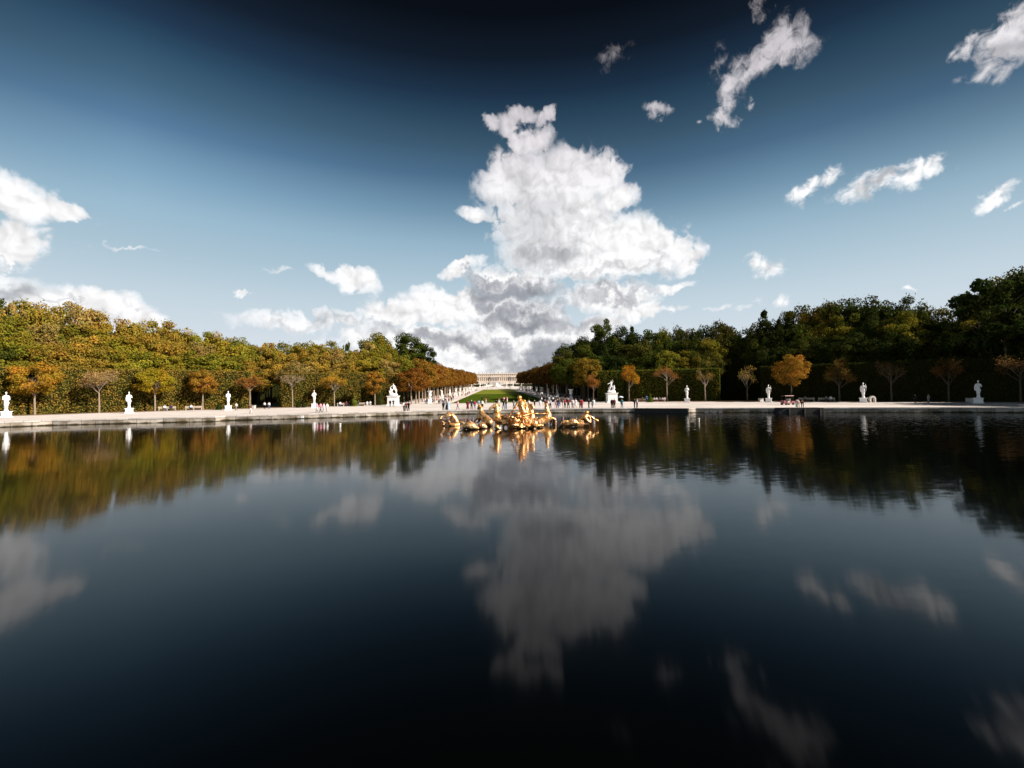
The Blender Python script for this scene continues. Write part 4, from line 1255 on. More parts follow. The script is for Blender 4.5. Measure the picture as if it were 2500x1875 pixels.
def marble_group(px, rad, mirror, lb):
    p = on_arc(px, rad)
    t = empty('marble_group', (p.x, p.y, 0))
    pb = MB(); a = 1.35
    pb.box(-a * 1.12, a * 1.12, -a, a, -.1, .28); pb.box(-a * 1.05, a * 1.05, -a * .94, a * .94, .28, .42, .05); pb.box(-a * .94, a * .94, -a * .84, a * .84, .42, 2.28)
    pb.box(-a * .72, a * .72, -a * .84 - .03, -a * .84 + .02, .62, 2.06); pb.box(-a * 1.0, a * 1.0, -a * .9, a * .9, 2.28, 2.40, -.04); pb.box(-a * 1.08, a * 1.08, -a * .98, a * .98, 2.40, 2.55)
    pb.build('pedestal', M['marble'], t)
    m = -1 if mirror else 1
    L_ = [((0, 0, 2.75), (1.15, .8, .32)), ((-.3 * m, 0, 3.0), (.8, .6, .35)), ((.75 * m, 0, 2.9), (.4, .4, .25))]
    rock = fuse('rock', L_, .05, 2, M['marble'], disp=.05); obj('rock', rock, None, t)
    if not mirror:
        # kneeling wrestler on the left, taller figure leaning over it
        L_ = body_limbs((.32, 0, 3.0), 2.65, (-.10, 0), [((.17, 0, 1.42), (.38, -.1, 1.2), (.34, -.2, .95)), ((-.17, 0, 1.42), (-.42, -.12, 1.28), (-.62, -.15, 1.02))],
                         [((-.1, 0, .9), (-.30, -.12, .62), (-.34, .05, .2)), ((.1, 0, .9), (.28, .05, .5), (.22, .1, .06))])
        L_ += [((-.75, -.1, 3.2), (-.62, -.1, 3.75), .24, .2), ((-.62, -.1, 3.75), (-.55, -.15, 4.15), .24, .26), ((-.62, -.2, 4.5), (.16, .17, .19)), ((-.75, -.1, 4.2), (-.98, -.2, 3.8), .11, .09), ((-.98, -.2, 3.8), (-.85, -.3, 3.4), .09, .07),
               ((-.75, -.1, 3.25), (-.35, -.3, 3.2), .16, .13), ((-.35, -.3, 3.2), (-.3, -.2, 2.85), .12, .09), ((.5, .1, 4.6), (.75, .2, 4.0), .12, .2), ((.75, .2, 4.0), (.72, .2, 3.2), .2, .12)]
    else:
        L_ = body_limbs((-.1, 0, 3.0), 2.7, (.0, 0), [((.17, 0, 1.42), (.30, -.05, 1.62), (.26, -.05, 1.92)), ((-.17, 0, 1.42), (-.40, -.1, 1.30), (-.62, -.15, 1.25))],
                         [((-.1, 0, .9), (-.16, -.08, .5), (-.2, .05, .08)), ((.1, 0, .9), (.22, -.02, .5), (.16, .1, .06))])
        L_ += [((.55, -.1, 3.1), (.6, -.1, 3.7), .22, .2), ((.6, -.1, 3.7), (.6, -.12, 4.1), .22, .24), ((.62, -.2, 4.45), (.15, .16, .18)), ((.75, -.1, 4.1), (.88, -.2, 3.7), .1, .08), ((.45, -.1, 4.1), (.1, -.2, 4.2), .1, .07),
               ((-.35, .1, 4.3), (-.62, .15, 3.7), .14, .22), ((-.62, .15, 3.7), (-.6, .1, 3.0), .22, .16), ((.55, -.1, 3.2), (.2, -.25, 3.3), .15, .12)]
    obj('figures', fuse('figures', L_, .035, 2, M['marble'], disp=.012), None, t)
    tag(t, lb, 'statue', 'marble groups at the avenue mouth')


marble_group(960, 112, False, 'white marble group of two struggling figures on tall pedestal, left of the avenue')
marble_group(1493, 113, True, 'white marble group with a raised arm on tall pedestal, right of the avenue')


def medici_vase():
    mb = MB()
    mb.lathe([(.16, 1.55), (.30, 1.62), (.30, 1.70), (.16, 1.78), (.15, 1.92), (.34, 2.08), (.50, 2.30), (.56, 2.50), (.50, 2.62), (.46, 2.95), (.52, 3.35), (.70, 3.62), (.86, 3.72), (.86, 3.80), (.70, 3.80), (.6, 3.7)], 28)
    return mb.mesh('vase_bowl', M['marble'], True)


def vase_base():
    mb = MB()
    mb.lathe([(.72, -.1), (.72, .18), (.66, .22), (.62, .9), (.40, 1.25), (.34, 1.42), (.42, 1.50), (.42, 1.56)], 4, sq=True)
    return mb.mesh('pedestal', M['marble'])


VB, VP = medici_vase(), vase_base()
PED2 = pedestal_mb(1.15, 1.35).mesh('pedestal', M['marble'])


def robed(v):
    L_ = body_limbs((0, 0, 1.35), 2.35, (0.03 * (-1) ** v, 0), [((.17, 0, 1.42), (.32, -.05, 1.18), (.24, -.2, .95)), ((-.17, 0, 1.42), (-.32, -.05, (1.2, 1.65)[v]), (-.24, -.15, (1.42, 1.85)[v]))])
    L_ += [((0, 0, 1.5), (0, 0, 2.5), .36, .24), ((.15, .05, 2.6), (.3, .05, 1.6), .12, .18)]
    return fuse('figure', L_, .04, 2, M['marble'], disp=.015)


RB = [robed(0), robed(1)]
SEQ = 'vssvvssvvsss'
DS = [139, 170, 199, 229, 257, 287, 317, 342, 364, 390, 414, 444]
nv = {}
for side, x in (('left', -20.0), ('right', 23.1)):
    for i, (k, d) in enumerate(zip(SEQ, DS)):
        nm = 'vase' if k == 'v' else 'statue'
        t = empty('stone_vase' if k == 'v' else 'statue', (x, d, gz(d)))
        if k == 'v': obj('pedestal', VP, None, t); obj('vase_bowl', VB, None, t)
        else: obj('pedestal', PED2, None, t); obj('figure', RB[i % 2], None, t)
        nv[(side, k)] = nv.get((side, k), 0) + 1
        o_ = ORD[nv[(side, k)] - 1]
        shade = 'sunlit white' if side == 'left' else 'shaded grey'
        tag(t, f"{shade} stone {'vase on flared pedestal' if k == 'v' else 'robed statue on pedestal'}, {o_} {nm} along the {side} avenue walk", nm, f'vases and statues lining the {side} walk')

# ------------------------------------------------------------------ people
SKINC = (.48, .29, .20)


def person_meshes(pose):
    r_ = {'leg': (.085, .058, .045), 'arm': (.050, .040, .032)}
    pel = (0, 0, .93); che = (0, 0, 1.30); nk = (0, 0, 1.46); hd = (0, -.01, 1.60)
    hipL, hipR = (-.09, 0, .90), (.09, 0, .90)
    if pose == 'sit':
        dz = -.43; pel = (0, .05, .52); che = (0, .07, .88); nk = (0, .05, 1.04); hd = (0, .03, 1.18)
        legs = [((-.09, .05, .50), (-.12, -.36, .50), (-.12, -.38, .08)), ((.09, .05, .50), (.12, -.36, .50), (.14, -.34, .08))]
        arms = [((-.18, .06, 1.0), (-.22, -.05, .75), (-.12, -.25, .60)), ((.18, .06, 1.0), (.22, -.05, .75), (.12, -.25, .60))]
    elif pose == 'bend':
        pel = (0, .12, .92); che = (0, -.22, 1.12); nk = (0, -.36, 1.14); hd = (0, -.47, 1.10)
        legs = [((-.1, .1, .9), (-.12, .02, .48), (-.12, .06, .07)), ((.1, .1, .9), (.13, -.02, .48), (.13, .04, .07))]
        arms = [((-.18, -.28, 1.1), (-.22, -.36, .82), (-.12, -.48, .64)), ((.18, -.28, 1.1), (.22, -.36, .82), (.12, -.48, .64))]
    else:
        legs = {'stand': [(hipL, (-.10, -.01, .49), (-.11, .03, .07)), (hipR, (.10, -.01, .49), (.12, .02, .07))],
                'walk': [(hipL, (-.10, -.16, .52), (-.10, -.22, .09)), (hipR, (.10, .04, .49), (.10, .26, .12))]}.get(pose, [(hipL, (-.12, -.01, .49), (-.16, .02, .07)), (hipR, (.12, -.02, .49), (.16, .0, .07))])
        dn = [((-.18, 0, 1.40), (-.24, .02, 1.12), (-.23, -.06, .88)), ((.18, 0, 1.40), (.24, .02, 1.12), (.23, -.06, .88))]
        arms = {'hips': [((-.18, 0, 1.40), (-.38, .06, 1.18), (-.17, -.06, .98)), ((.18, 0, 1.40), (.38, .06, 1.18), (.17, -.06, .98))],
                'photo': [((-.18, 0, 1.40), (-.27, -.20, 1.36), (-.08, -.34, 1.56)), ((.18, 0, 1.40), (.27, -.20, 1.36), (.08, -.34, 1.56))],
                'raise': [((-.18, 0, 1.40), (-.27, -.05, 1.64), (-.10, -.12, 1.84)), ((.18, 0, 1.40), (.27, -.05, 1.64), (.10, -.12, 1.84))],
                'point': [((-.18, 0, 1.40), (-.42, -.12, 1.34), (-.62, -.2, 1.28)), dn[1]],
                'hold': [((-.18, 0, 1.40), (-.24, -.06, 1.14), (-.05, -.26, 1.14)), ((.18, 0, 1.40), (.24, -.06, 1.14), (.08, -.26, 1.12))],
                'parasol': [dn[0], ((.18, 0, 1.40), (.27, -.10, 1.18), (.14, -.24, 1.38))]}.get(pose, dn)
        if pose == 'walk': arms = [((-.18, 0, 1.40), (-.23, .12, 1.14), (-.22, .12, .9)), ((.18, 0, 1.40), (.23, -.06, 1.14), (.20, -.22, .94))]
    B = [(pel, che, .135, .15), ((arms[0][0][0] * .8, arms[0][0][1], arms[0][0][2] - .01), (arms[1][0][0] * .8, arms[1][0][1], arms[1][0][2] - .01), .065, .065), (che, nk, .10, .052), (nk, hd, .05, .05),
         (hd, (.075, .092, .112)), ((hd[0], hd[1] - .095, hd[2] - .01), (.016, .022, .022)), ((hd[0] - .078, hd[1], hd[2]), (.012, .02, .03)), ((hd[0] + .078, hd[1], hd[2]), (.012, .02, .03)), ((hd[0], hd[1] - .055, hd[2] - .075), (.035, .03, .03))]
    S = [(pel, che, .150, .168), ((arms[0][0][0] * .82, arms[0][0][1], arms[0][0][2]), (arms[1][0][0] * .82, arms[1][0][1], arms[1][0][2]), .078, .078)]
    T_ = [((pel[0], pel[1], pel[2] + .06), (pel[0], pel[1], pel[2] - .04), .155, .150)]
    ex = MB()
    for a, b, c in legs:
        B += [(a, b, .085, .055), (b, c, .055, .038), ((c[0], c[1], .05 if c[2] < .1 else c[2] - .03), (c[0], c[1] - .15, .035 if c[2] < .1 else c[2] - .05), .042, .032)]
        T_ += [(a, b, .102, .075), (b, (c[0], c[1], c[2] + .02), .072, .062)]
    for a, b, c in arms:
        B += [(a, b, .050, .040), (b, c, .040, .028)]
        d = (Vector(c) - Vector(b)).normalized(); u = d.orthogonal().normalized(); w_ = d.cross(u)
        palm = Vector(c) + d * .05; B += [(c, tuple(palm), .030, .034)]
        for k in range(4):       # four fingers and a thumb
            f0 = palm + w_ * (.026 * (k - 1.5) * .62) + d * .02; f1 = f0 + d * (.036, .045, .042, .032)[k] + u * .006; f2 = f1 + d * .026 + u * .016
            ex.tube(f0, f1, .009, .0085, 6); ex.tube(f1, f2, .0085, .007, 6)
        t0 = palm + w_ * .03; ex.tube(t0, t0 + d * .03 + w_ * .028, .010, .008, 6)
        S += [(a, b, .068, .060), (b, tuple(Vector(b) + (Vector(c) - Vector(b)) * .75), .056, .048)]
    nk_ = hd
    H = [((nk_[0], nk_[1] + .022, nk_[2] + .03), (.088, .098, .102))]
    me = {}
    me['body'] = fuse('body', B, .022, 2, M['skin'], ex); me['shirt'] = fuse('shirt', S, .024, 2, M['fabric']); me['trousers'] = fuse('trousers', T_, .024, 2, M['fabric'])
    me['hair'] = fuse('hair', H, .02, 1, M['fabric'])
    sk = MB()
    if pose not in ('sit', 'bend'):
        sk.lathe([(.15, pel[2] + .08), (.175, pel[2]), (.215, .72), (.25, .52), (.24, .50)], 16); me['skirt'] = sk.mesh('skirt', M['fabric'], True)
        dr = MB(); dr.lathe([(.155, pel[2] + .10), (.18, pel[2]), (.21, .6), (.27, .16), (.26, .14)], 16); me['dress'] = dr.mesh('dress', M['fabric'], True)
    return me


PM = {}
CL = {'black': (.012, .012, .014), 'navy': (.018, .024, .06), 'white': (.75, .73, .72), 'red': (.36, .035, .04), 'dark red': (.16, .018, .022), 'jeans': (.07, .12, .22), 'grey': (.22, .22, .24), 'light blue': (.42, .56, .70),
      'pink': (.70, .30, .38), 'orange': (.52, .19, .10), 'tan': (.45, .33, .20), 'brown': (.13, .07, .045), 'blue': (.05, .16, .38), 'pale pink': (.72, .55, .55), 'teal': (.04, .22, .22), 'light grey': (.55, .54, .55)}
HR_ = {'dark': (.02, .013, .01), 'brown': (.09, .045, .02), 'fair': (.40, .27, .12), 'white': (.70, .68, .66)}


def person(loc, pose, top, bottom, label, group=None, face=180, hair='dark', wear='trousers', h=1.72):
    if pose not in PM: PM[pose] = person_meshes(pose)
    pm = PM[pose]; s = h / 1.72
    t = empty('person', loc, R_(face), s)
    obj('body', pm['body'], None, t, SKINC); obj('shirt', pm['shirt'], None, t, CL[top])
    if wear == 'trousers' or wear not in pm: obj('trousers', pm['trousers'], None, t, CL[bottom])
    else: obj(wear, pm[wear], None, t, CL[bottom])
    obj('hair', pm['hair'], None, t, HR_[hair])
    tag(t, label, 'person', group)
    return t


# px, feet row, pose, top, bottom, wear, facing, hair, label
PEOPLE = [
    (646, 998.5, 'stand', 'white', 'black', 'trousers', 0, 'dark', 'person in white top and black trousers before the dark left alley, left of the pair'),
    (657, 998.5, 'stand', 'white', 'jeans', 'trousers', 10, 'brown', 'person in white top and jeans before the dark left alley, right of the pair'),
    (577, 1002.5, 'walk', 'light grey', 'grey', 'trousers', 90, 'brown', 'person in grey walking right of the third left statue'),
    (612, 1010, 'walk', 'brown', 'pale pink', 'trousers', -90, 'dark', 'person in brown top walking close to the quay below the red tree'),
    (774, 1007, 'walk', 'pink', 'light grey', 'trousers', 90, 'brown', 'person in pink, leftmost of the four by the fourth left statue'),
    (783, 1006.5, 'walk', 'pink', 'grey', 'trousers', 80, 'dark', 'person in pink and grey, second of the four by the fourth left statue'),
    (791, 1007, 'walk', 'pale pink', 'light grey', 'trousers', 95, 'fair', 'person in pale pink, third of the four by the fourth left statue'),
    (799, 1006.5, 'walk', 'white', 'light grey', 'trousers', 90, 'brown', 'person in white, rightmost of the four by the fourth left statue'),
    (952.5, 993, 'stand', 'navy', 'navy', 'trousers', 180, 'dark', 'person in navy standing against the left marble group pedestal, left of the two'),
    (960.5, 993, 'hold', 'navy', 'navy', 'trousers', 170, 'dark', 'person in navy standing against the left marble group pedestal, right of the two'),
    (986.5, 1004, 'stand', 'white', 'black', 'trousers', 60, 'dark', 'person in white top with black trousers, left of the trio on the left quay'),
    (991.8, 1004, 'hold', 'dark red', 'black', 'trousers', 0, 'brown', 'person in dark red, middle of the trio on the left quay'),
    (997.5, 1003.6, 'hips', 'black', 'black', 'trousers', -30, 'dark', 'person in black, right of the trio on the left quay'),
    (1082.5, 1003.2, 'stand', 'black', 'black', 'trousers', 30, 'dark', 'person in black suit standing left of the white draped lady, behind left triton'),
    (1090.5, 1003, 'hold', 'grey', 'black', 'dress', -40, 'dark', 'person in long black skirt facing the black suited one behind left triton'),
    (1095, 1003, 'stand', 'light blue', 'light blue', 'dress', 0, 'fair', 'person in pale blue dress behind the left triton'),
    (1118, 1000, 'walk', 'pink', 'grey', 'trousers', 90, 'fair', 'person in pink top walking left of the woman in red dress'),
    (1142, 999.6, 'stand', 'dark red', 'dark red', 'dress', 0, 'dark', 'person in long dark red dress behind the golden sea monster'),
    (1151.5, 1000.4, 'hips', 'navy', 'navy', 'trousers', 160, 'white', 'person with white hair and hands on hips in navy behind first horse'),
    (1159.2, 999.4, 'stand', 'red', 'grey', 'trousers', 170, 'brown', 'person in bright red top and grey trousers beside the white haired one'),
    (1169.5, 999, 'stand', 'light blue', 'white', 'trousers', 0, 'brown', 'person in light blue shirt behind the head of the first golden horse'),
    (1177.5, 999, 'stand', 'white', 'black', 'skirt', 170, 'dark', 'person in white shirt and black skirt right of the first golden horse head'),
    (1177, 980.5, 'raise', 'black', 'navy', 'trousers', 0, 'fair', 'person in black with both arms up at the lawn edge, left one'),
    (1188.4, 980.5, 'raise', 'black', 'black', 'skirt', 180, 'fair', 'person in black dress with both arms up at the lawn edge, right one'),
    (1186.5, 985.5, 'walk', 'orange', 'pale pink', 'trousers', 90, 'brown', 'person in orange walking in front of the lawn'),
    (1212, 996.5, 'photo', 'black', 'black', 'trousers', 180, 'dark', 'person in black taking a picture above the second golden horse'),
    (1218, 996.5, 'stand', 'white', 'grey', 'trousers', 150, 'fair', 'person in white just right of the one taking a picture'),
    (1219.5, 985, 'stand', 'brown', 'black', 'trousers', 0, 'dark', 'person in brown standing at the lawn front behind the second horse'),
    (1230.5, 983, 'stand', 'pink', 'black', 'trousers', 20, 'dark', 'person in bright pink top at the lawn front'),
    (1238, 982, 'stand', 'pink', 'pale pink', 'dress', 0, 'fair', 'person in long pale pink dress at the lawn front'),
    (1229.5, 1000.2, 'photo', 'black', 'jeans', 'trousers', 180, 'brown', 'person in black top and jeans, left of the embracing pair by the quay'),
    (1235.8, 1000.4, 'hold', 'black', 'jeans', 'trousers', 120, 'dark', 'person in black jacket and blue jeans, right of the pair by the quay'),
    (1254.5, 998, 'hold', 'grey', 'grey', 'trousers', 150, 'brown', 'person in grey left of the golden driver'),
    (1291.5, 998, 'stand', 'white', 'light grey', 'trousers', 180, 'brown', 'person in white right of the golden driver'),
    (1305.3, 999.2, 'stand', 'black', 'black', 'trousers', -90, 'white', 'person with white hair in black suit between driver and right horse'),
    (1318.8, 999.2, 'hold', 'white', 'white', 'trousers', 180, 'brown', 'person in white with dark bag left of the right horse'),
    (1332.5, 997.5, 'stand', 'dark red', 'grey', 'trousers', 180, 'dark', 'person in dark red just behind the head of the right horse'),
    (1338, 997.2, 'stand', 'white', 'black', 'trousers', 180, 'dark', 'person in white behind the head of the right horse'),
    (1343.8, 997.8, 'point', 'white', 'navy', 'trousers', 140, 'dark', 'person in white shirt and dark jeans right of the right horse head'),
    (1357, 997.4, 'hold', 'pale pink', 'pink', 'trousers', 180, 'fair', 'person in pale pink beside the one in navy jacket'),
    (1361.5, 998, 'hold', 'navy', 'jeans', 'trousers', 150, 'white', 'person in navy jacket and blue jeans right of right horse'),
    (1366, 993, 'stand', 'brown', 'jeans', 'trousers', 180, 'fair', 'person in brown standing behind the one in navy jacket'),
    (1374.5, 997, 'hold', 'grey', 'pale pink', 'trousers', 90, 'brown', 'person in grey left of the one in bright red top'),
    (1379.3, 997.2, 'hold', 'red', 'black', 'trousers', 190, 'brown', 'person in bright red top and black trousers right of right horse'),
    (1387.6, 997.8, 'hips', 'dark red', 'black', 'trousers', 180, 'white', 'tall person in dark red jumper with white hair'),
    (1398, 997.4, 'stand', 'light grey', 'grey', 'trousers', 190, 'brown', 'person in grey shorts below the stone vase in the shade'),
    (1405.5, 996.8, 'hold', 'pale pink', 'white', 'skirt', 180, 'fair', 'person in white skirt with fair hair, before the shaded vase'),
    (1416.7, 998, 'hold', 'dark red', 'dark red', 'trousers', 150, 'brown', 'person in dark red, left of the matching pair'),
    (1420.8, 998, 'stand', 'red', 'dark red', 'trousers', 200, 'dark', 'person in red, right of the matching pair'),
    (1437.8, 998, 'point', 'black', 'black', 'trousers', 100, 'fair', 'person in black T-shirt with an arm stretched out'),
    (1446.8, 998, 'stand', 'light grey', 'grey', 'trousers', 180, 'dark', 'short person in grey beside the one stretching out an arm'),
    (1449.5, 997.6, 'stand', 'white', 'white', 'trousers', 180, 'brown', 'person in white beside the short person in grey'),
    (1494.3, 998, 'stand', 'black', 'black', 'trousers', 180, 'brown', 'person in black before the right marble group, left of the two'),
    (1499.8, 998, 'stand', 'dark red', 'black', 'trousers', 180, 'dark', 'person in dark red before the right marble group, right of the two'),
    (1518.6, 997.8, 'parasol', 'teal', 'jeans', 'trousers', 170, 'dark', 'person in blue holding a pale parasol'),
    (1549.5, 998, 'hold', 'black', 'black', 'trousers', 90, 'brown', 'person in black, left of the pair right of the parasol'),
    (1555.3, 998.2, 'stand', 'white', 'navy', 'trousers', -80, 'brown', 'person in white shirt and jeans, right of the pair right of parasol'),
    (1579, 983.4, 'photo', 'blue', 'navy', 'trousers', 160, 'dark', 'person in dark blue standing beside the dome topiary'),
    (1949, 995.8, 'bend', 'pale pink', 'tan', 'trousers', -60, 'white', 'person in tan trousers bending over on the dark landing, left of the two'),
    (1959, 995, 'bend', 'brown', 'black', 'trousers', -40, 'dark', 'person in brown and black bending on the dark landing, right of the two'),
    (1944, 994.2, 'stand', 'pink', 'teal', 'trousers', 90, 'brown', 'child in pink and teal behind the bending person'),
    (2235, 984.5, 'stand', 'black', 'black', 'trousers', 0, 'dark', 'person in black in the shade between two right statues'),
    (2267, 983.5, 'stand', 'grey', 'grey', 'trousers', 90, 'dark', 'person in grey deep in the right shade'),
]
for px, fy, pose, top, bot, wear, face, hair, lb in PEOPLE:
    g = on_ground(px, fy)
    if g.y < 110:
        qy = quay_y(g.x) + 1.0
        if g.y < qy: g = Vector((x_at(px, qy, .0), qy, .0))
    h = 1.30 if lb.startswith('child') or lb.startswith('short') else 1.86 if lb.startswith('tall') else random.uniform(1.64, 1.80)
    if g.y > 138: g.z = gz(g.y) + .03
    if px == 1518.6: PARA = (g.copy(), h)
    person(g, pose, top, bot, lb, 'visitors round the basin', face + 180 if pose not in ('bend',) else face, hair, wear, h)
# parasols
def parasol(loc, z, r, color, lb):
    t = empty('parasol', loc); mb = MB(); mb.lathe([(.02, z + .26), (r * .4, z + .22), (r * .75, z + .12), (r, z), (r * .98, z - .02), (.02, z + .2)], 16); mb.build('canopy', M['fabric'], t, True, color)
    mb = MB(); mb.tube((0, 0, z + .33), (0, 0, z - .62), .012); mb.build('handle', M['metal_dark'], t)
    tag(t, lb, 'parasol')
g, h = PARA
parasol((g.x - .14, g.y + .24, g.z), 1.92, .52, (.60, .66, .74), 'pale grey parasol held by the person in blue')
gp = on_ground(1089, 986); parasol((gp.x, gp.y, gp.z), 1.92, .55, (.03, .03, .10), 'dark navy parasol in the crowd at the foot of the left walk')

# the crowd up both walks
tops = ['white', 'black', 'pink', 'orange', 'navy', 'pale pink', 'light blue', 'grey', 'red', 'tan', 'brown', 'light grey']
crowd = []
for i in range(40):
    y = 128 + 320 * random.random() ** 1.7; crowd.append(('left', random.uniform(-18.4, -14.2), y))
for i in range(16):
    crowd.append(('right', random.uniform(17.2, 22), 136 + 260 * random.random() ** 1.5))
for i in range(14): crowd.append(('far', random.uniform(-12, 20), random.uniform(500, 612)))
crowd.append(('left', -14.8, 129)); crowd.append(('left', -17.5, 131)); crowd.append(('left', -16.2, 133)); crowd.append(('left', -19.2, 128)); crowd.append(('left', -20.5, 133.5))
crowd += [('right', 13.0, 128.5), ('right', 14.1, 129.5), ('right', 15.2, 129), ('right', 16.4, 130), ('right', 19.5, 131), ('right', 20.6, 130)]
crowd.sort(key=lambda c: c[2]); nn = {}; 
for side, x, y in crowd:
    nn[side] = nn.get(side, 0) + 1; i = nn[side] - 1
    tp = random.choice(tops); bt = random.choice(['black', 'jeans', 'grey', 'navy', 'tan', 'white'])
    where = {'left': 'on left avenue walk', 'right': 'on shaded right avenue walk', 'far': 'beyond the lawn top'}[side]
    person((x, y, gz(y)), random.choice(['walk', 'stand', 'walk', 'hold']), tp, bt, f"walker in {tp} and {bt}, {ORD[i] if i < len(ORD) else 'last'} nearest {where}", f'walkers {where}', random.choice([0, 180, 170, 10, 90]), random.choice(['dark', 'brown', 'fair']), random.choice(['trousers', 'trousers', 'skirt']), random.uniform(1.6, 1.82))

# ------------------------------------------------------------------ benches, bins, topiary, carts
def bench_proto():
    t = empty('bench')
    mb = MB()
    for k in range(4): mb.box(-1.6, 1.6, -.22 + k * .12, -.13 + k * .12, .42, .46)
    mb.build('seat', M['wood_pale'], t)
    for x in (-1.45, 0, 1.45): MB().box(x - .06, x + .06, -.2, .22, -.02, .42).build('leg', M['coping'], t)
    mb = MB()
    for k in range(3): mb.box(-1.6, 1.6, .25, .28, .54 + k * .13, .63 + k * .13)
    mb.box(-1.46, -1.40, .28, .31, .42, .92); mb.box(1.40, 1.46, .28, .31, .42, .92)
    mb.build('backrest', M['wood_pale'], t)
    return t


B0 = bench_proto(); used = [False]
BEN = [(408, 121.5, [(403.5, 'white', 'jeans'), (416, 'navy', 'navy')], 'pale slatted bench with two sitters, between first and second left statues'),
       (473, 119, [(468, 'light blue', 'black')], 'pale slatted bench left of the orange and yellow left tree'),
       (839, 116, [(831, 'white', 'jeans'), (845, 'dark red', 'navy'), (852, 'black', 'jeans')], 'pale bench with three sitters left of the spiral topiary'),
       (890, 116, [(875, 'black', 'jeans'), (896, 'white', 'white'), (903.5, 'white', 'white')], 'pale bench with three sitters right of the spiral topiary'),
       (1607, 117, [(1597, 'pale pink', 'black'), (1602.5, 'white', 'red'), (1610, 'grey', 'black'), (1617, 'pale pink', 'brown'), (1621.5, 'white', 'tan')], 'bench crowded with five sitters before the right hedge'),
       (1567, 117, [(1568, 'brown', 'brown')], 'bench left of the dome topiary with a brown dressed sitter'),
       (1968, 117, [(1966, 'grey', 'black')], 'dark bench in the shade right of the full orange tree'),
       (2017, 117, [(2016.5, 'grey', 'black'), (2025.5, 'white', 'grey')], 'bench with two sitters in the right shade')]
for px, rad, sit, lb in BEN:
    p = on_arc(px, rad); rz = -math.atan2(p.x - 1.5, p.y - 10)
    t = B0 if not used[0] else copy_tree(B0); used[0] = True
    t.location = (p.x, p.y, 0); t.rotation_euler = (0, 0, rz); tag(t, lb, 'bench', 'benches round the basin')
    where = {408: 'first left bench', 473: 'second left bench', 839: 'bench left of the spiral topiary', 890: 'bench right of the spiral topiary', 1607: 'crowded right bench', 1567: 'bench beside the dome topiary', 1968: 'shaded bench by the orange tree', 2017: 'bench in the right shade'}[px]
    for j, (sx, tp, bt) in enumerate(sit):
        off = (sx - px) / F * p.y
        loc = (p.x + off * math.cos(rz) , p.y + off * math.sin(rz), 0.0)
        person(loc, 'sit', tp, bt, f"sitter in {tp} and {bt} on {where}, {ORD[j]} from left", 'people sitting on benches', math.degrees(rz), random.choice(['dark', 'brown']), 'trousers', 1.74)

# topiary
def foliage_shell(prof, n, size, seed, color, parent, name='foliage'):
    """leaf cards over a lathed outline (radius, z)"""
    r = np.random.default_rng(seed); P = []; Nn = []
    segs = list(zip(prof, prof[1:])); ar = np.array([math.hypot(b[0] - a[0], b[1] - a[1]) * (a[0] + b[0] + .05) for a, b in segs]); ar /= ar.sum()
    for (a, b), w_ in zip(segs, ar):
        k = max(8, int(n * w_)); u = r.random(k); an = r.uniform(0, 6.283, k)
        rr = a[0] + (b[0] - a[0]) * u; zz = a[1] + (b[1] - a[1]) * u
        nz = -(b[0] - a[0]); nr = (b[1] - a[1]); P.append(np.c_[rr * np.cos(an), rr * np.sin(an), zz]); Nn.append(np.c_[nr * np.cos(an), nr * np.sin(an), np.full(k, nz)])
    P = np.concatenate(P); Nn = np.concatenate(Nn); Nn /= np.linalg.norm(Nn, axis=1)[:, None] + 1e-6
    V = leaf_cards(P, Nn, size, r, .45)
    return obj(name, np_mesh(name, V, np.arange(len(P) * 4).reshape(-1, 4), M['leaf'], r.random(len(P))), None, parent, color)


def topiary(px, rad, prof, lb, color, seed, n=2200, size=.14):
    p = on_arc(px, rad); t = empty('topiary', (p.x, p.y, 0))
    core = MB(); core.lathe([(max(.01, a * .93), b) for a, b in prof], 16); core.build('core', M['hedge_core'], t)
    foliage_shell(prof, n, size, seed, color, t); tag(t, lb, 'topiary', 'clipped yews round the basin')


ball = lambda c, r, k=7: [(r * math.sin(math.pi * i / k) + .015, c - r * math.cos(math.pi * i / k)) for i in range(1, k)]
topiary(865, 115, [(.75, 0), (.75, .42), (.1, .45)] + ball(1.05, .64) + [(.07, 1.7), (.07, 1.95), (.32, 2.0), (.26, 2.1), (.06, 2.25), (.22, 2.45), (.16, 2.7), (.05, 2.9), (.03, 3.4)], 'tall tiered topiary with ball base and spire between two benches', (.20, .22, .03), 401)
topiary(1587.5, 114, [(.72, 0), (.74, .4), (.62, .9), (.40, 1.25), (.12, 1.45), (.1, 1.6)] + ball(1.9, .22) , 'green dome topiary with small ball on top before the right hedge', (.13, .17, .02), 402)
topiary(534, 115, [(.62, 0), (.55, .4), (.3, 1.1), (.03, 1.65)], 'dark cone topiary left of the third left statue', (.03, .04, .01), 403, 1200)
topiary(727, 115, [(.5, 0), (.45, .4), (.2, 1.0), (.03, 1.4)], 'dark cone topiary right of the leafless tree', (.03, .04, .01), 404, 1000)
topiary(741, 115, [(.5, 0), (.45, .5), (.25, 1.3), (.03, 1.9)], 'taller dark cone topiary left of the fourth left statue', (.03, .04, .01), 405, 1000)

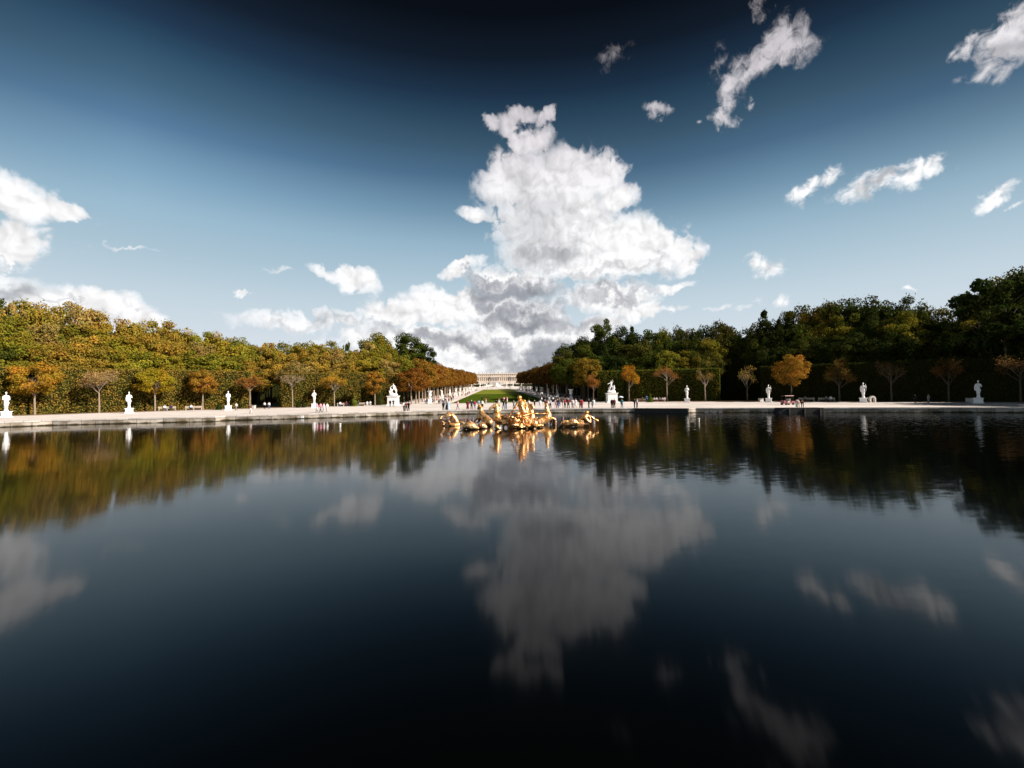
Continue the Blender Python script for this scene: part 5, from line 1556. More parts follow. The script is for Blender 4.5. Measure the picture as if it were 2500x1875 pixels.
# planter boxes / bins in the shade
for px, lb in ((1857, 'grey square tub in the shade left of the second right statue'), (2367, 'grey square tub beside the large shaded statue'), (618, 'pale square tub in the mouth of the left alley')):
    p = on_arc(px, 114); t = empty('planter', (p.x, p.y, 0))
    mb = MB(); mb.box(-.42, .42, -.42, .42, .08, .80); mb.build('tub', M['coping'], t)
    mb = MB(); mb.box(-.47, .47, -.47, .47, .80, .88); mb.build('rim', M['stone_wall'], t)
    for sx in (-.34, .34):
        for sy in (-.34, .34): MB().box(sx - .05, sx + .05, sy - .05, sy + .05, 0, .079).build('foot', M['metal_dark'], t)
    tag(t, lb, 'planter')
# stone arch block under the third shaded statue
p = on_arc(2113, 111.5); t = MB()
prof = [(-.62, 0), (-.62, .75)] + [(-.62 * math.cos(a), .75 + .62 * math.sin(a)) for a in [math.pi * i / 10 for i in range(11)]] + [(.62, 0), (.36, 0), (.36, .75)] + [(.36 * math.cos(a), .75 + .36 * math.sin(a)) for a in [math.pi * i / 10 for i in range(11)]] + [(-.36, 0)]
o_pts = [(-.62, 0)] + [(-.62 * math.cos(math.pi * i / 12), .75 + .62 * math.sin(math.pi * i / 12)) for i in range(13)] + [(.62, 0)]
i_pts = [(-.36, 0)] + [(-.36 * math.cos(math.pi * i / 12), .75 + .36 * math.sin(math.pi * i / 12)) for i in range(13)] + [(.36, 0)]
V = []; Fc = []
for y in (-.25, .25):
    V += [(x, y, z) for x, z in o_pts] + [(x, y, z) for x, z in i_pts]
n = len(o_pts)
for i in range(n - 1):
    Fc += [(i, i + 1, n + i + 1, n + i), (2 * n + i, 3 * n + i, 3 * n + i + 1, 2 * n + i + 1), (i, 2 * n + i, 2 * n + i + 1, i + 1), (n + i, n + i + 1, 3 * n + i + 1, 3 * n + i)]
t.add(V, Fc); o = t.build('stone_arch', M['marble_old']); o.location = (p.x, p.y - 1.6, 0); tag(o, 'small stone arch block at the foot of the shaded statue with raised arm', 'stone arch')


def cart(px, rad, color, lb, face, s=1.0):
    p = on_arc(px, rad) if rad else None
    t = empty('golf_cart', (p.x, p.y, 0), face, s)
    mb = MB(); mb.box(-1.15, 1.15, -.58, .58, .28, .52, .04); mb.box(-1.15, -.75, -.56, .56, .52, .95, .08); mb.box(.55, 1.15, -.56, .56, .52, .78, .06); mb.build('body', M['paint'], t, color=color)
    mb = MB(); mb.box(-1.0, .95, -.6, .6, 1.80, 1.88, .05); mb.build('roof', M['paint'], t, color=color)
    for x in (-.9, .85):
        for y in (-.54, .54): MB().tube((x, y, .5), (x * .95, y, 1.81), .022).build('roof_post', M['metal_dark'], t)
    mb = MB(); mb.box(-.35, .15, -.5, .5, .52, .80, .02); mb.box(.12, .24, -.5, .5, .80, 1.25, .02); mb.build('seat', M['fabric'], t, color=(.5, .47, .44))
    for x in (-.78, .75):
        for y in (-.60, .60):
            w_ = MB().tube((x, y - .09, .24), (x, y + .09, .24), .24, n=18).build('wheel', M['rubber'], t)
            MB().tube((x, y - .10, .24), (x, y + .10, .24), .12, n=12).build('rim', M['metal_dark'], w_)
    tag(t, lb, 'golf cart')


cart(1922, 92, (.34, .10, .10), 'dull red golf cart with canopy on the right terrace', .1, .95)
p = on_ground(1291, 980); 
# ------------------------------------------------------------------ things in and at the water
def bollard(px, py_, lb):
    r = ray(px, py_); tt = (WATER - EYE.z) / r.z; p = EYE + r * tt
    t = empty('fountain_post', (p.x, p.y, WATER)); MB().lathe([(.13, -.5), (.13, .34), (.155, .36), (.155, .47), (.12, .50)], 16).build('post', M['marble_old'], t)
    MB().lathe([(.05, .50), (.05, .56), (.03, .58)], 10).build('nozzle', M['metal_dark'], t); tag(t, lb, 'fountain post')
bollard(830, 1043.5, 'short stone post standing in the water left of the golden figures'); bollard(1705.5, 1031, 'short stone post standing in the water on the right')


def floodlight(px, py_, dark, lb):
    r = ray(px, py_); tt = (WATER - EYE.z) / r.z; p = EYE + r * tt
    t = empty('floodlight', (p.x, p.y, WATER))
    c = (.05, .05, .055) if dark else (.80, .80, .80)
    mb = MB(); mb.box(-.30, .30, -.16, .16, .10, .50, .03); mb.build('housing', M['paint'], t, color=c)
    mb = MB(); mb.box(-.32, .32, .16, .22, .44, .58); mb.build('visor', M['metal_dark'], t)
    mb = MB(); mb.box(-.36, .36, -.22, .22, -.1, .06); mb.build('float', M['rubber'], t)
    for sx in (-.2, .2): MB().tube((sx, 0, .05), (sx, 0, .12), .02).build('bracket', M['metal_dark'], t)
    tag(t, lb, 'floodlight', 'floodlights moored at the quay')
for px, py_, dk, lb in ((706, 1022.5, 0, 'white floodlight box on the water by the left quay, leftmost of three'), (720.5, 1022.3, 0, 'white floodlight box on the water by the left quay, middle of three'), (737.5, 1022, 0, 'white floodlight box on the water by the left quay, rightmost of three'),
                        (1724, 1009.5, 1, 'black floodlight at the right quay, leftmost of three'), (1743, 1009.3, 1, 'black floodlight at the right quay, middle of three'), (1758, 1009, 1, 'black floodlight at the right quay, rightmost of three')):
    floodlight(px, py_, dk, lb)

# dark landing stage
ql = [Vector((x_at(q, d, 0), d, 0)) for q, d in ((1886, 71.6), (1998, 70.2))]
t = empty('landing', (0, 0, 0))
a, b = ql; d = (b - a).normalized(); n_ = Vector((-d.y, d.x, 0))
V = []
front = -n_ * 1.6 if (-n_).y < 0 else n_ * 1.6
for z in (-1.1, .075):
    for p in (a + front + (d * 1.4 if z > 0 else d * 0), b + front, b - front * .35, a - front * .35 + (d * .6 if z > 0 else d * 0)): V.append((p.x, p.y, z))
mb = MB().add(V, [(3, 2, 1, 0), (4, 5, 6, 7), (0, 1, 5, 4), (1, 2, 6, 5), (2, 3, 7, 6), (3, 0, 4, 7)])
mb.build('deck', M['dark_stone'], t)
for k in range(3):
    p = a + front * 1.05 + d * (1.8 + 2.2 * k); MB().box(p.x - .12, p.x + .12, p.y - .12, p.y + .04, -.9, .02).build('fender', M['rubber'], t)
tag(t, 'black wet landing stage with sloping left end at the right quay', 'landing stage')
# wet dark panel carrying the shade of the quay wall between the central crowd and the black floodlights
mb = MB()
fa, fb = Vector((24.3, 78.84)), Vector((31.93, 74.78))
dd = (fb - fa).normalized(); nn_ = Vector((dd.y, -dd.x))
V = []
for z in (-1.15, .058):
    for p in (fa + nn_ * .02, fb + nn_ * .02, fb + nn_ * .35, fa + nn_ * .35): V.append((p.x, p.y, z))
mb.add(V, [(0, 1, 2, 3), (7, 6, 5, 4), (4, 5, 1, 0), (5, 6, 2, 1), (6, 7, 3, 2), (7, 4, 0, 3)])
o = mb.build('wall_shade_panel', M['dark_stone']); tag(o, 'black wet stone panel carrying the shade on the quay below the right marble group', 'wall')

# ------------------------------------------------------------------ the gilded group
def W(px, py_, d):
    z = 0.0
    for _ in range(3):
        x = x_at(px, d, z); z = z_at(x, d, py_)
    return Vector((x, d, z))


def A(cx, cy, d): return W(1070 + cx / 11.06, 960 + cy / 11.06, d)
def Bq(cx, cy, d): return W(1200 + cx / 7.9, 940 + cy / 7.9, d)


def sculpt(name, cat, lb, limbs, parts=(), voxel=.035, disp=.02, group='gilded figures in the basin', fat=1.18):
    o0 = limbs[0][0]; org = Vector((o0[0], o0[1], WATER))
    def rel(L_):
        out = []
        for l in L_:
            if len(l) == 4 and l[2] > .11: l = (l[0], l[1], l[2] * fat, l[3] * fat)
            if len(l) == 2 and cat != 'rock': l = (l[0], tuple(v * (1 + (fat - 1) * .4) for v in l[1]))
            if len(l) == 2: out.append((tuple(Vector(l[0]) - org), l[1]))
            else: out.append((tuple(Vector(l[0]) - org), tuple(Vector(l[1]) - org), l[2], l[3]))
        return out
    t = empty(name, org)
    obj('body', fuse('body', rel(limbs), voxel, 2, M['gold'], disp=disp), None, t)
    for pn, pl, vx in parts:
        obj(pn, fuse(pn, rel(pl), vx, 1, M['gold'], disp=disp * .7), None, t)
    tag(t, lb, cat, group); return t


def chain(pts, rs): return [(pts[i], pts[i + 1], rs[i], rs[i + 1]) for i in range(len(pts) - 1)]


def mane(pts, off, r, seed):
    rr = random.Random(seed); out = []
    for i in range(len(pts) - 1):
        for k in range(5):
            p = Vector(pts[i]).lerp(Vector(pts[i + 1]), k / 5); q = p + Vector(off) + Vector((rr.uniform(-.06, .06), rr.uniform(-.06, .06), rr.uniform(-.12, .02)))
            out.append((tuple(p), tuple(q), r, r * .45))
    return out


# horse seen from behind, head up to the left
D = 53
nk = [A(1185, 600, D + .6), A(1165, 500, D + .9), A(1145, 410, D + 1.0), A(1115, 350, D + 1.1)]
L_ = [(A(1395, 790, D - .5), (.40, .46, .40)), (A(1300, 800, D - .3), (.38, .44, .38))] + chain([A(1345, 760, D - .2), A(1270, 690, D + .2), A(1190, 610, D + .6)], [.44, .42, .36]) + chain(nk, [.34, .27, .21, .15])
L_ += chain([A(1115, 345, D + 1.1), A(1090, 380, D + 1.5), A(1072, 420, D + 1.7)], [.17, .13, .10])
L_ += chain([A(1150, 640, D + .8), A(1070, 670, D + 1.1), A(1000, 730, D + 1.0), A(930, 800, D + .8)], [.20, .14, .09, .08]) + chain([A(1140, 670, D + .9), A(1085, 770, D + 1.3), A(1040, 800, D + 1.3)], [.18, .10, .08])
L_ += chain([A(1410, 830, D - .4), A(1440, 875, D - .2), A(1440, 920, D)], [.26, .16, .12]) + chain([A(1290, 840, D - .2), A(1300, 920, D)], [.26, .14])
sculpt('golden_horse', 'horse sculpture', 'golden horse seen from behind, rump towards us, left of the other horses', L_,
       [('mane', mane(nk, (.22, -.15, -.10), .09, 1), .03), ('ear', chain([A(1105, 320, D + 1.1), A(1100, 285, D + 1.1)], [.05, .02]), .015), ('ear', chain([A(1135, 325, D + 1.1), A(1140, 292, D + 1.1)], [.05, .02]), .015),
        ('tail', chain([A(1350, 730, D - .55), A(1365, 800, D - .85), A(1395, 880, D - .7)], [.07, .10, .05]), .02)])
# horse turning its head left
D = 49.6
nk = [A(1580, 640, D), A(1575, 540, D), A(1580, 430, D), A(1575, 350, D)]
L_ = chain([A(1860, 745, D - .1), A(1740, 740, D), A(1620, 700, D)], [.47, .44, .42]) + chain(nk, [.40, .34, .27, .20])
L_ += chain([A(1560, 330, D), A(1470, 365, D - .1), A(1385, 425, D - .2)], [.20, .15, .10]) + [(A(1500, 390, D - .05), (.13, .1, .1))]
L_ += chain([A(1860, 790, D - .3), A(1760, 810, D - .4), A(1755, 900, D - .3), A(1760, 960, D - .3)], [.28, .15, .12, .10]) + chain([A(1600, 780, D + .2), A(1600, 950, D + .2)], [.26, .2])
L_ += chain([A(1560, 700, D + .5), A(1490, 720, D + .8), A(1440, 650, D + .9), A(1400, 640, D + .9)], [.16, .10, .07, .06])
sculpt('golden_horse', 'horse sculpture', 'golden horse turning its open mouth left, nearest and largest of the horses', L_,
       [('mane', mane(nk, (.34, .0, -.12), .12, 2), .03), ('ear', chain([A(1520, 300, D), A(1485, 268, D)], [.06, .025]), .015), ('ear', chain([A(1575, 300, D + .1), A(1590, 262, D + .1)], [.06, .025]), .015),
        ('tail', chain([A(1925, 730, D), A(1945, 800, D), A(1935, 880, D)], [.09, .12, .06]), .02), ('forelock', chain([A(1560, 290, D), A(1620, 300, D), A(1650, 340, D)], [.10, .12, .06]), .02)])
# right-hand horse plunging away
D = 53
nk = [Bq(1090, 590, D), Bq(1075, 520, D + .2), Bq(1062, 450, D + .3), Bq(1060, 400, D + .4)]
L_ = chain([Bq(915, 715, D - .3), Bq(1000, 680, D - .1), Bq(1085, 620, D)], [.42, .46, .42]) + chain(nk, [.38, .30, .22, .19]) + chain([Bq(1060, 385, D + .4), Bq(1062, 420, D + .75), Bq(1066, 460, D + .95)], [.19, .15, .10])
L_ += chain([Bq(1125, 640, D), Bq(1185, 640, D + .1), Bq(1235, 670, D + .1), Bq(1240, 760, D)], [.19, .12, .08, .06]) + chain([Bq(1120, 660, D + .2), Bq(1160, 700, D + .4), Bq(1135, 745, D + .3)], [.18, .10, .07])
L_ += chain([Bq(910, 730, D - .4), Bq(885, 790, D - .4)], [.25, .13]) + chain([Bq(960, 730, D), Bq(1000, 790, D)], [.22, .13])
sculpt('golden_horse', 'horse sculpture', 'golden horse plunging to the right with its forelegs over the water', L_,
       [('mane', mane(nk, (-.20, -.1, -.1), .09, 3), .03), ('ear', chain([Bq(1036, 380, D + .4), Bq(1024, 352, D + .4)], [.05, .02]), .015), ('ear', chain([Bq(1084, 380, D + .4), Bq(1096, 352, D + .4)], [.05, .02]), .015),
        ('tail', chain([Bq(870, 690, D - .4), Bq(850, 740, D - .5), Bq(862, 790, D - .4)], [.08, .1, .05]), .02)])
# fourth horse close behind the chariot
D = 50.4
nk = [Bq(775, 640, D), Bq(768, 560, D), Bq(752, 470, D), Bq(742, 400, D)]
L_ = chain([Bq(760, 720, D), Bq(775, 640, D)], [.42, .38]) + chain(nk, [.36, .30, .24, .19]) + chain([Bq(742, 385, D), Bq(790, 400, D - .2), Bq(812, 440, D - .3)], [.19, .14, .10]) + chain([Bq(790, 640, D - .2), Bq(850, 660, D - .4), Bq(880, 625, D - .4)], [.16, .1, .07]) + chain([Bq(800, 700, D - .3), Bq(860, 720, D - .5), Bq(900, 760, D - .4)], [.16, .1, .08])
sculpt('golden_horse', 'horse sculpture', 'golden horse with raised head just right of the golden driver', L_,
       [('mane', mane(nk, (-.22, -.1, -.06), .11, 4), .03), ('ear', chain([Bq(728, 370, D), Bq(722, 325, D)], [.06, .02]), .015), ('ear', chain([Bq(752, 365, D), Bq(756, 322, D)], [.06, .02]), .015)])

# chariot
D = 48.8; pm = 1111 / D * 7.9 / 1.0
c0 = Bq(560, 640, D); org = Vector((c0.x, c0.y, WATER)); t = empty('chariot', org)
def rel(l): return (tuple(Vector(l[0]) - org),) + tuple(l[1:]) if len(l) == 2 else (tuple(Vector(l[0]) - org), tuple(Vector(l[1]) - org), l[2], l[3])
car = [(Bq(560, 640, D + .3), (1.05, .75, .42)), (Bq(470, 690, D), (.65, .6, .45)), (Bq(640, 700, D + .2), (.7, .6, .4))]
car += chain([Bq(365, 560, D + .1), Bq(480, 585, D - .35), Bq(620, 590, D - .4), Bq(780, 545, D)], [.07, .08, .08, .06])
car += chain([Bq(365, 560, D + .1), Bq(340, 610, D + .1), Bq(380, 660, D)], [.10, .14, .16])
for k in range(7): car.append((Bq(400 + 50 * k, 620 + 14 * math.sin(k * 2), D - .45), (.14, .10, .10)))
obj('chariot_body', fuse('chariot_body', [rel(l) for l in car], .035, 1, M['gold'], disp=.035), None, t)
wm = MB(); wc = Bq(685, 690, D - .75) - org; R0 = .43
for k in range(28):
    a0, a1 = 6.2832 * k / 28, 6.2832 * (k + 1) / 28
    wm.tube((wc.x + R0 * math.cos(a0), wc.y, wc.z + R0 * math.sin(a0)), (wc.x + R0 * math.cos(a1), wc.y, wc.z + R0 * math.sin(a1)), .055, n=8)
wheel = wm.build('wheel', M['gold'], t, True)
for k in range(8):
    a0 = 6.2832 * k / 8; MB().tube((wc.x, wc.y, wc.z), (wc.x + R0 * math.cos(a0), wc.y, wc.z + R0 * math.sin(a0)), .045, .03).build('spoke', M['gold'], wheel, True)
MB().lathe([(.02, -.14), (.12, -.12), (.14, 0), (.12, .12)], 14).build('hub', M['gold'], wheel, True); hub = wheel.children[-1]; hub.matrix_local = Matrix.Translation(wc) @ Matrix.Rotation(R_(90), 4, 'X')
tag(t, 'golden chariot with a spoked wheel in the middle of the group', 'chariot', 'gilded figures in the basin')
# waves and rocks carrying the chariot
rk = []
rr = random.Random(5)
for k in range(30):
    u = k / 29; rk.append((Bq(350 + 590 * u + rr.uniform(-15, 15), 800 + rr.uniform(-35, 15) - 20 * (u > .6), D - .3 + rr.uniform(-.5, .8)), (rr.uniform(.18, .34), rr.uniform(.2, .4), rr.uniform(.10, .26))))
for k in range(12): rk.append((Bq(400 + 40 * k, 740 + rr.uniform(-20, 20), D + .4), (.3, .4, .35)))
rk.insert(0, (Bq(600, 800, D), (.6, .8, .22)))
sculpt('rock', 'rock', 'gilded rocks and waves under the chariot', rk, voxel=.04, disp=.05)
# driver
D = 49.0
L_ = chain([Bq(590, 545, D), Bq(590, 460, D), Bq(575, 370, D)], [.38, .34, .40]) + chain([Bq(515, 335, D), Bq(630, 315, D)], [.20, .20]) + chain([Bq(565, 330, D), Bq(545, 285, D)], [.14, .11]) + [(Bq(535, 252, D - .05), (.19, .20, .23)), (Bq(515, 262, D - .2), (.05, .06, .05))]
L_ += chain([Bq(512, 340, D), Bq(465, 420, D - .2), Bq(425, 480, D - .3), Bq(378, 548, D - .3)], [.17, .13, .10, .07]) + chain([Bq(632, 325, D), Bq(672, 410, D), Bq(700, 470, D - .1)], [.17, .12, .08])
L_ += chain([Bq(560, 545, D), Bq(500, 560, D - .5)], [.26, .2])
for f in range(5): L_.append((Bq(378, 548, D - .3), Bq(352 + 5 * f, 562 + 4 * f, D - .35 + .03 * f), .03, .02))
hairs = [(Bq(538, 232, D + .03), (.22, .22, .17)), (Bq(560, 262, D + .12), (.16, .16, .2))] + [(Bq(505 + 14 * k, 226 + 5 * abs(k - 2), D), (.07, .1, .07)) for k in range(6)]
drape = chain([Bq(640, 400, D + .1), Bq(665, 470, D), Bq(690, 545, D)], [.20, .28, .26]) + chain([Bq(600, 520, D - .3), Bq(680, 530, D - .2)], [.22, .2]) + chain([Bq(560, 360, D - .25), Bq(620, 500, D - .35)], [.12, .16])
sculpt('golden_driver', 'figure sculpture', 'golden seated driver leaning on the chariot rim, tallest figure of the group', L_, [('hair', hairs, .03), ('drapery', drape, .03)], voxel=.03, disp=.012, fat=1.05)
# reins from the chariot to the horses
for (pts, lb) in ((([Bq(700, 555, 48.9), Bq(850, 548, 50.5), Bq(1000, 550, 52), Bq(1078, 545, 52.7)]), 'golden rein bar from the chariot to the right horse'), (([Bq(372, 560, 48.6), Bq(280, 578, 49.1), Bq(190, 590, 49.3)]), 'dark gold rein bar from the chariot to the largest horse')):
    mb = MB(); o0 = pts[0].copy()
    for a, b in zip(pts, pts[1:]): mb.tube(a - o0, b - o0, .055, .05)
    o = mb.build('rein', M['gold'], None, True); o.location = o0; tag(o, lb, 'rein', 'gilded figures in the basin')
# left triton
D = 53.5
L_ = chain([A(535, 850, D), A(500, 780, D), A(440, 680, D), A(375, 610, D)], [.20, .23, .25, .25]) + chain([A(360, 590, D), A(300, 590, D)], [.17, .12]) + [(A(245, 575, D), (.17, .19, .19)), (A(215, 590, D - .1), (.05, .06, .05))]
L_ += chain([A(380, 590, D - .25), A(280, 605, D - .45), A(180, 645, D - .45)], [.15, .12, .10]) + chain([A(180, 645, D - .45), A(140, 620, D - .3), A(120, 600, D - .2)], [.09, .07, .06])
L_ += chain([A(390, 640, D + .2), A(300, 720, D), A(210, 700, D - .1)], [.14, .10, .07])
L_ += chain([A(540, 860, D), A(450, 870, D - .2), A(330, 850, D - .2), A(220, 830, D), A(140, 790, D)], [.22, .22, .18, .13, .06])
sculpt('golden_triton', 'figure sculpture', 'golden triton bending to a shell horn at the left end of the group', L_, [('hair', [(A(265, 548, D), (.2, .2, .14)), (A(310, 530, D), (.14, .14, .09)), (A(205, 556, D), (.1, .12, .08))], .03),
       ('shell_horn', chain([A(110, 600, D - .2), A(85, 640, D - .2), A(65, 680, D - .2)], [.05, .12, .16]), .025), ('tail_fin', chain([A(150, 800, D), A(110, 760, D - .1)], [.08, .13]) + chain([A(150, 800, D), A(150, 850, D)], [.08, .12]) + chain([A(280, 850, D - .3), A(300, 780, D - .4)], [.05, .14]), .025)])
# right triton
D = 49.4
L_ = chain([Bq(1640, 750, D), Bq(1690, 690, D), Bq(1755, 630, D), Bq(1815, 600, D)], [.26, .26, .26, .27]) + chain([Bq(1835, 585, D), Bq(1840, 560, D)], [.14, .12]) + [(Bq(1842, 538, D - .05), (.19, .2, .2)), (Bq(1868, 550, D - .1), (.06, .06, .05))]
L_ += chain([Bq(1800, 620, D - .3), Bq(1850, 680, D - .5), Bq(1900, 720, D - .5)], [.15, .12, .10]) + chain([Bq(1900, 720, D - .5), Bq(1905, 650, D - .4), Bq(1885, 600, D - .3)], [.10, .09, .07])
L_ += chain([Bq(1870, 600, D + .1), Bq(1930, 620, D), Bq(1985, 660, D)], [.15, .12, .09]) + chain([Bq(1740, 640, D + .2), Bq(1690, 680, D + .3)], [.15, .1])
L_ += chain([Bq(1650, 740, D), Bq(1570, 720, D), Bq(1480, 745, D), Bq(1430, 770, D)], [.30, .36, .28, .16]) + chain([Bq(1700, 760, D - .3), Bq(1860, 745, D - .4)], [.12, .12])
sculpt('golden_triton', 'figure sculpture', 'golden triton bowing over the water at the right end of the group', L_, [('hair', [(Bq(1835, 522, D), (.22, .22, .15)), (Bq(1805, 540, D), (.16, .16, .12))], .03),
       ('shell_horn', chain([Bq(1985, 660, D), Bq(2010, 672, D), Bq(2035, 690, D)], [.06, .12, .15]), .025), ('tail_fin', chain([Bq(1430, 770, D), Bq(1390, 725, D), Bq(1450, 705, D - .1)], [.14, .24, .16]) + chain([Bq(1400, 740, D), Bq(1335, 755, D)], [.2, .1]), .03),
        ('weed', [l for k in range(6) for l in chain([Bq(1700 + 16 * k, 660 + 8 * k, D - .5), Bq(1672 + 20 * k, 740 + 6 * (k % 3), D - .6), Bq(1650 + 24 * k, 800, D - .6)], [.03, .035, .03])], .02)])
# sea beasts
D = 47.8
teeth = [l for k in range(5) for l in chain([A(606 + 24 * k, 880 + 6 * k, D - .12), A(610 + 23 * k, 918 + 3 * k, D - .12)], [.028, .008])]
L_ = [(A(850, 880, D), (.62, .5, .42)), (A(960, 920, D), (.45, .4, .26)), (A(745, 895, D), (.34, .34, .30))] + chain([A(720, 850, D), A(650, 800, D), A(600, 765, D)], [.18, .12, .07]) + chain([A(720, 900, D), A(640, 850, D), A(585, 850, D)], [.14, .10, .06]) + chain([A(720, 950, D), A(640, 955, D), A(580, 940, D)], [.14, .10, .06]) + chain([A(960, 930, D), A(1070, 945, D)], [.25, .10])
sculpt('golden_sea_beast', 'fish sculpture', 'golden open mouthed sea beast lying left of the horses', L_, [('teeth', teeth, .012), ('fin', chain([A(820, 800, D), A(860, 750, D), A(900, 790, D)], [.08, .05, .07]), .02)])
D = 49
sculpt('golden_dolphin', 'fish sculpture', 'rounded golden dolphin back just below the horse rump', [(A(1180, 880, D), (.46, .4, .34)), (A(1110, 905, D), (.24, .26, .22)), (A(1250, 915, D), (.3, .3, .2))] + chain([A(1090, 900, D), A(1062, 890, D)], [.13, .07]), [('eye', [(A(1085, 893, D - .22), (.05, .04, .05))], .012)])
sculpt('golden_dolphin', 'fish sculpture', 'small golden fish head rising between the two left horses', [(A(1580, 905, 48), (.26, .26, .24)), (A(1560, 880, 48), (.16, .18, .12)), (A(1640, 945, 48), (.25, .25, .14))] + chain([A(1535, 915, 48), A(1515, 935, 48)], [.09, .05]), [('eye', [(A(1555, 890, 47.75), (.05, .04, .05))], .012)])

# ------------------------------------------------------------------ the far end: parterre, terrace, palace
def wall_with_openings(mb, x0, x1, y, z0, z1, ops, depth=.6):
    """front face with real openings and their reveals"""
    xs = sorted({x0, x1} | {a for o in ops for a in o[:2]}); zs = sorted({z0, z1} | {a for o in ops for a in o[2:]})
    for i in range(len(xs) - 1):
        for j in range(len(zs) - 1):
            cx, cz = (xs[i] + xs[i + 1]) / 2, (zs[j] + zs[j + 1]) / 2
            if any(o[0] < cx < o[1] and o[2] < cz < o[3] for o in ops): continue
            mb.add([(xs[i], y, zs[j]), (xs[i + 1], y, zs[j]), (xs[i + 1], y, zs[j + 1]), (xs[i], y, zs[j + 1])], [(0, 1, 2, 3)])
    for a, b, c, d in ops:
        yb = y + depth
        mb.add([(a, y, c), (a, yb, c), (a, yb, d), (a, y, d)], [(0, 1, 2, 3)]); mb.add([(b, y, c), (b, y, d), (b, yb, d), (b, yb, c)], [(0, 1, 2, 3)])
        mb.add([(a, y, d), (a, yb, d), (b, yb, d), (b, y, d)], [(0, 1, 2, 3)]); mb.add([(a, y, c), (b, y, c), (b, yb, c), (a, yb, c)], [(0, 1, 2, 3)])


PY = 1050.0; PB = 20.4
pal = empty('palace', (0, PY, PB)); 
def pz(z): return z - PB
ops = []; bays = [-72 + 4.62 * i for i in range(30)]
GA, MA, AT_ = (pz(21.5), pz(26.2)), (pz(29.3), pz(36.6)), (pz(40.4), pz(43.1))
for b in bays:
    ops += [(b - 1.0, b + 1.0, *MA), (b - .9, b + .9, *AT_)]
    ops += [(b - 1.0, b + 1.0, *GA)]
mb = MB(); wall_with_openings(mb, -76, 68, 0, 0, pz(45.2), ops)
mb.add([(-76, 0, 0), (-76, 16, 0), (-76, 16, pz(45.2)), (-76, 0, pz(45.2))], [(0, 1, 2, 3)]); mb.add([(68, 0, 0), (68, 0, pz(45.2)), (68, 16, pz(45.2)), (68, 16, 0)], [(0, 1, 2, 3)])
mb.add([(-76, 0, pz(45.2)), (-76, 16, pz(45.2)), (68, 16, pz(45.2)), (68, 0, pz(45.2))], [(3, 2, 1, 0)])
wallo = mb.build('wall', M['palace_stone'], pal)
mb = MB(); mb.box(-76.3, 68.3, -.7, -.02, pz(38.0), pz(38.9)); mb.box(-76.3, 68.3, -.5, -.02, pz(27.2), pz(27.9)); mb.box(-76.4, 68.4, -.9, -.02, pz(44.5), pz(45.3)); mb.build('cornice', M['pale_render'], pal)
wmesh = {}
for nm, (za, zb), hw in (('main', MA, 1.0), ('attic', AT_, .9)):
    m1 = MB(); m1.box(-hw + .02, hw - .02, .40, .48, za + .02, zb - .02)
    wmesh[nm] = m1.mesh('window', M['glass_dark'])
    fr = MB(); h_ = zb - za
    for sx in (-hw + .02, -.06, hw - .14): fr.box(sx, sx + .12, .30, .38, za + .03, zb - .03)
    for q in ((.02, .5, .97) if nm == 'main' else (.03, .95)): fr.box(-hw + .02, hw - .02, .26, .29, za + h_ * q - .05, za + h_ * q + .07)
    wmesh[nm + 'f'] = fr.mesh('frame', M['palace_stone'])
for b in bays:
    for nm in ('main', 'attic'):
        if nm == 'attic' and not (-70 < b < 58): continue
        w_ = obj('window', wmesh[nm], None, pal); w_.location = (b, 0, 0)
        obj('frame', wmesh[nm + 'f'], None, w_)
gm = MB()
for b in bays: gm.box(b - .98, b + .98, .40, .48, GA[0] + .02, GA[1] - .02)
gm.build('ground_floor_glass', M['glass_dark'], pal)
# backing so that no opening looks through
MB().box(-75.9, 67.9, .62, 1.0, .01, pz(45.0)).build('inner_wall', M['hedge_core'], pal)
# three column porticoes
for cx in (-47.0, -.6, 45.5):
    mb = MB(); hw = 11.2
    mb.box(cx - hw, cx + hw, -3.2, -.72, .01, pz(28.2)); mb.box(cx - hw, cx + hw, -3.2, -.92, pz(37.2), pz(39.4)); mb.build('portico', M['pale_render'], pal)
    for k in range(6):
        MB().lathe([(.62, pz(28.2)), (.62, pz(28.7)), (.48, pz(28.9)), (.42, pz(36.5)), (.62, pz(37.18))], 12, (cx - 9.6 + 3.84 * k, -2.4, 0)).build('column', M['pale_render'], pal, True)
    for k in range(4):
        f_ = MB(); x = cx - 8 + 5.3 * k; f_.lathe([(.5, pz(39.4)), (.45, pz(40.1)), (.36, pz(40.6)), (.44, pz(41.6)), (.2, pz(42.0)), (.24, pz(42.3)), (.08, pz(42.6))], 8, (x, -2.2, 0)); f_.build('roof_statue', M['pale_render'], pal, True)
bal = MB(); bal.box(-76.2, 68.2, -.4, .1, pz(45.3), pz(45.6)); bal.box(-76.2, 68.2, -.4, .1, pz(46.6), pz(46.9))
x = -76
while x < 68: bal.box(x, x + .42, -.3, 0, pz(45.6), pz(46.6)); x += .95
bal.build('balustrade', M['pale_render'], pal)
for k, x in enumerate([-66, -55, -47, -38, -29, -20, -11, -2, 7, 16, 25, 34, 43, 52, 61]):
    tf = MB(); big = k % 2 == 0
    tf.lathe([(.7, pz(46.9)), (.6, pz(47.6)), (.9, pz(48.0)), (.8 if big else .3, pz(48.8)), (.35, pz(49.6)), (.1, pz(50.1 if big else 49.4))], 8, (x, -.15, 0)); tf.build('trophy', M['lead'], pal, True)
tag(pal, 'long pale stone palace with tall windows and columns closing the avenue', 'palace')
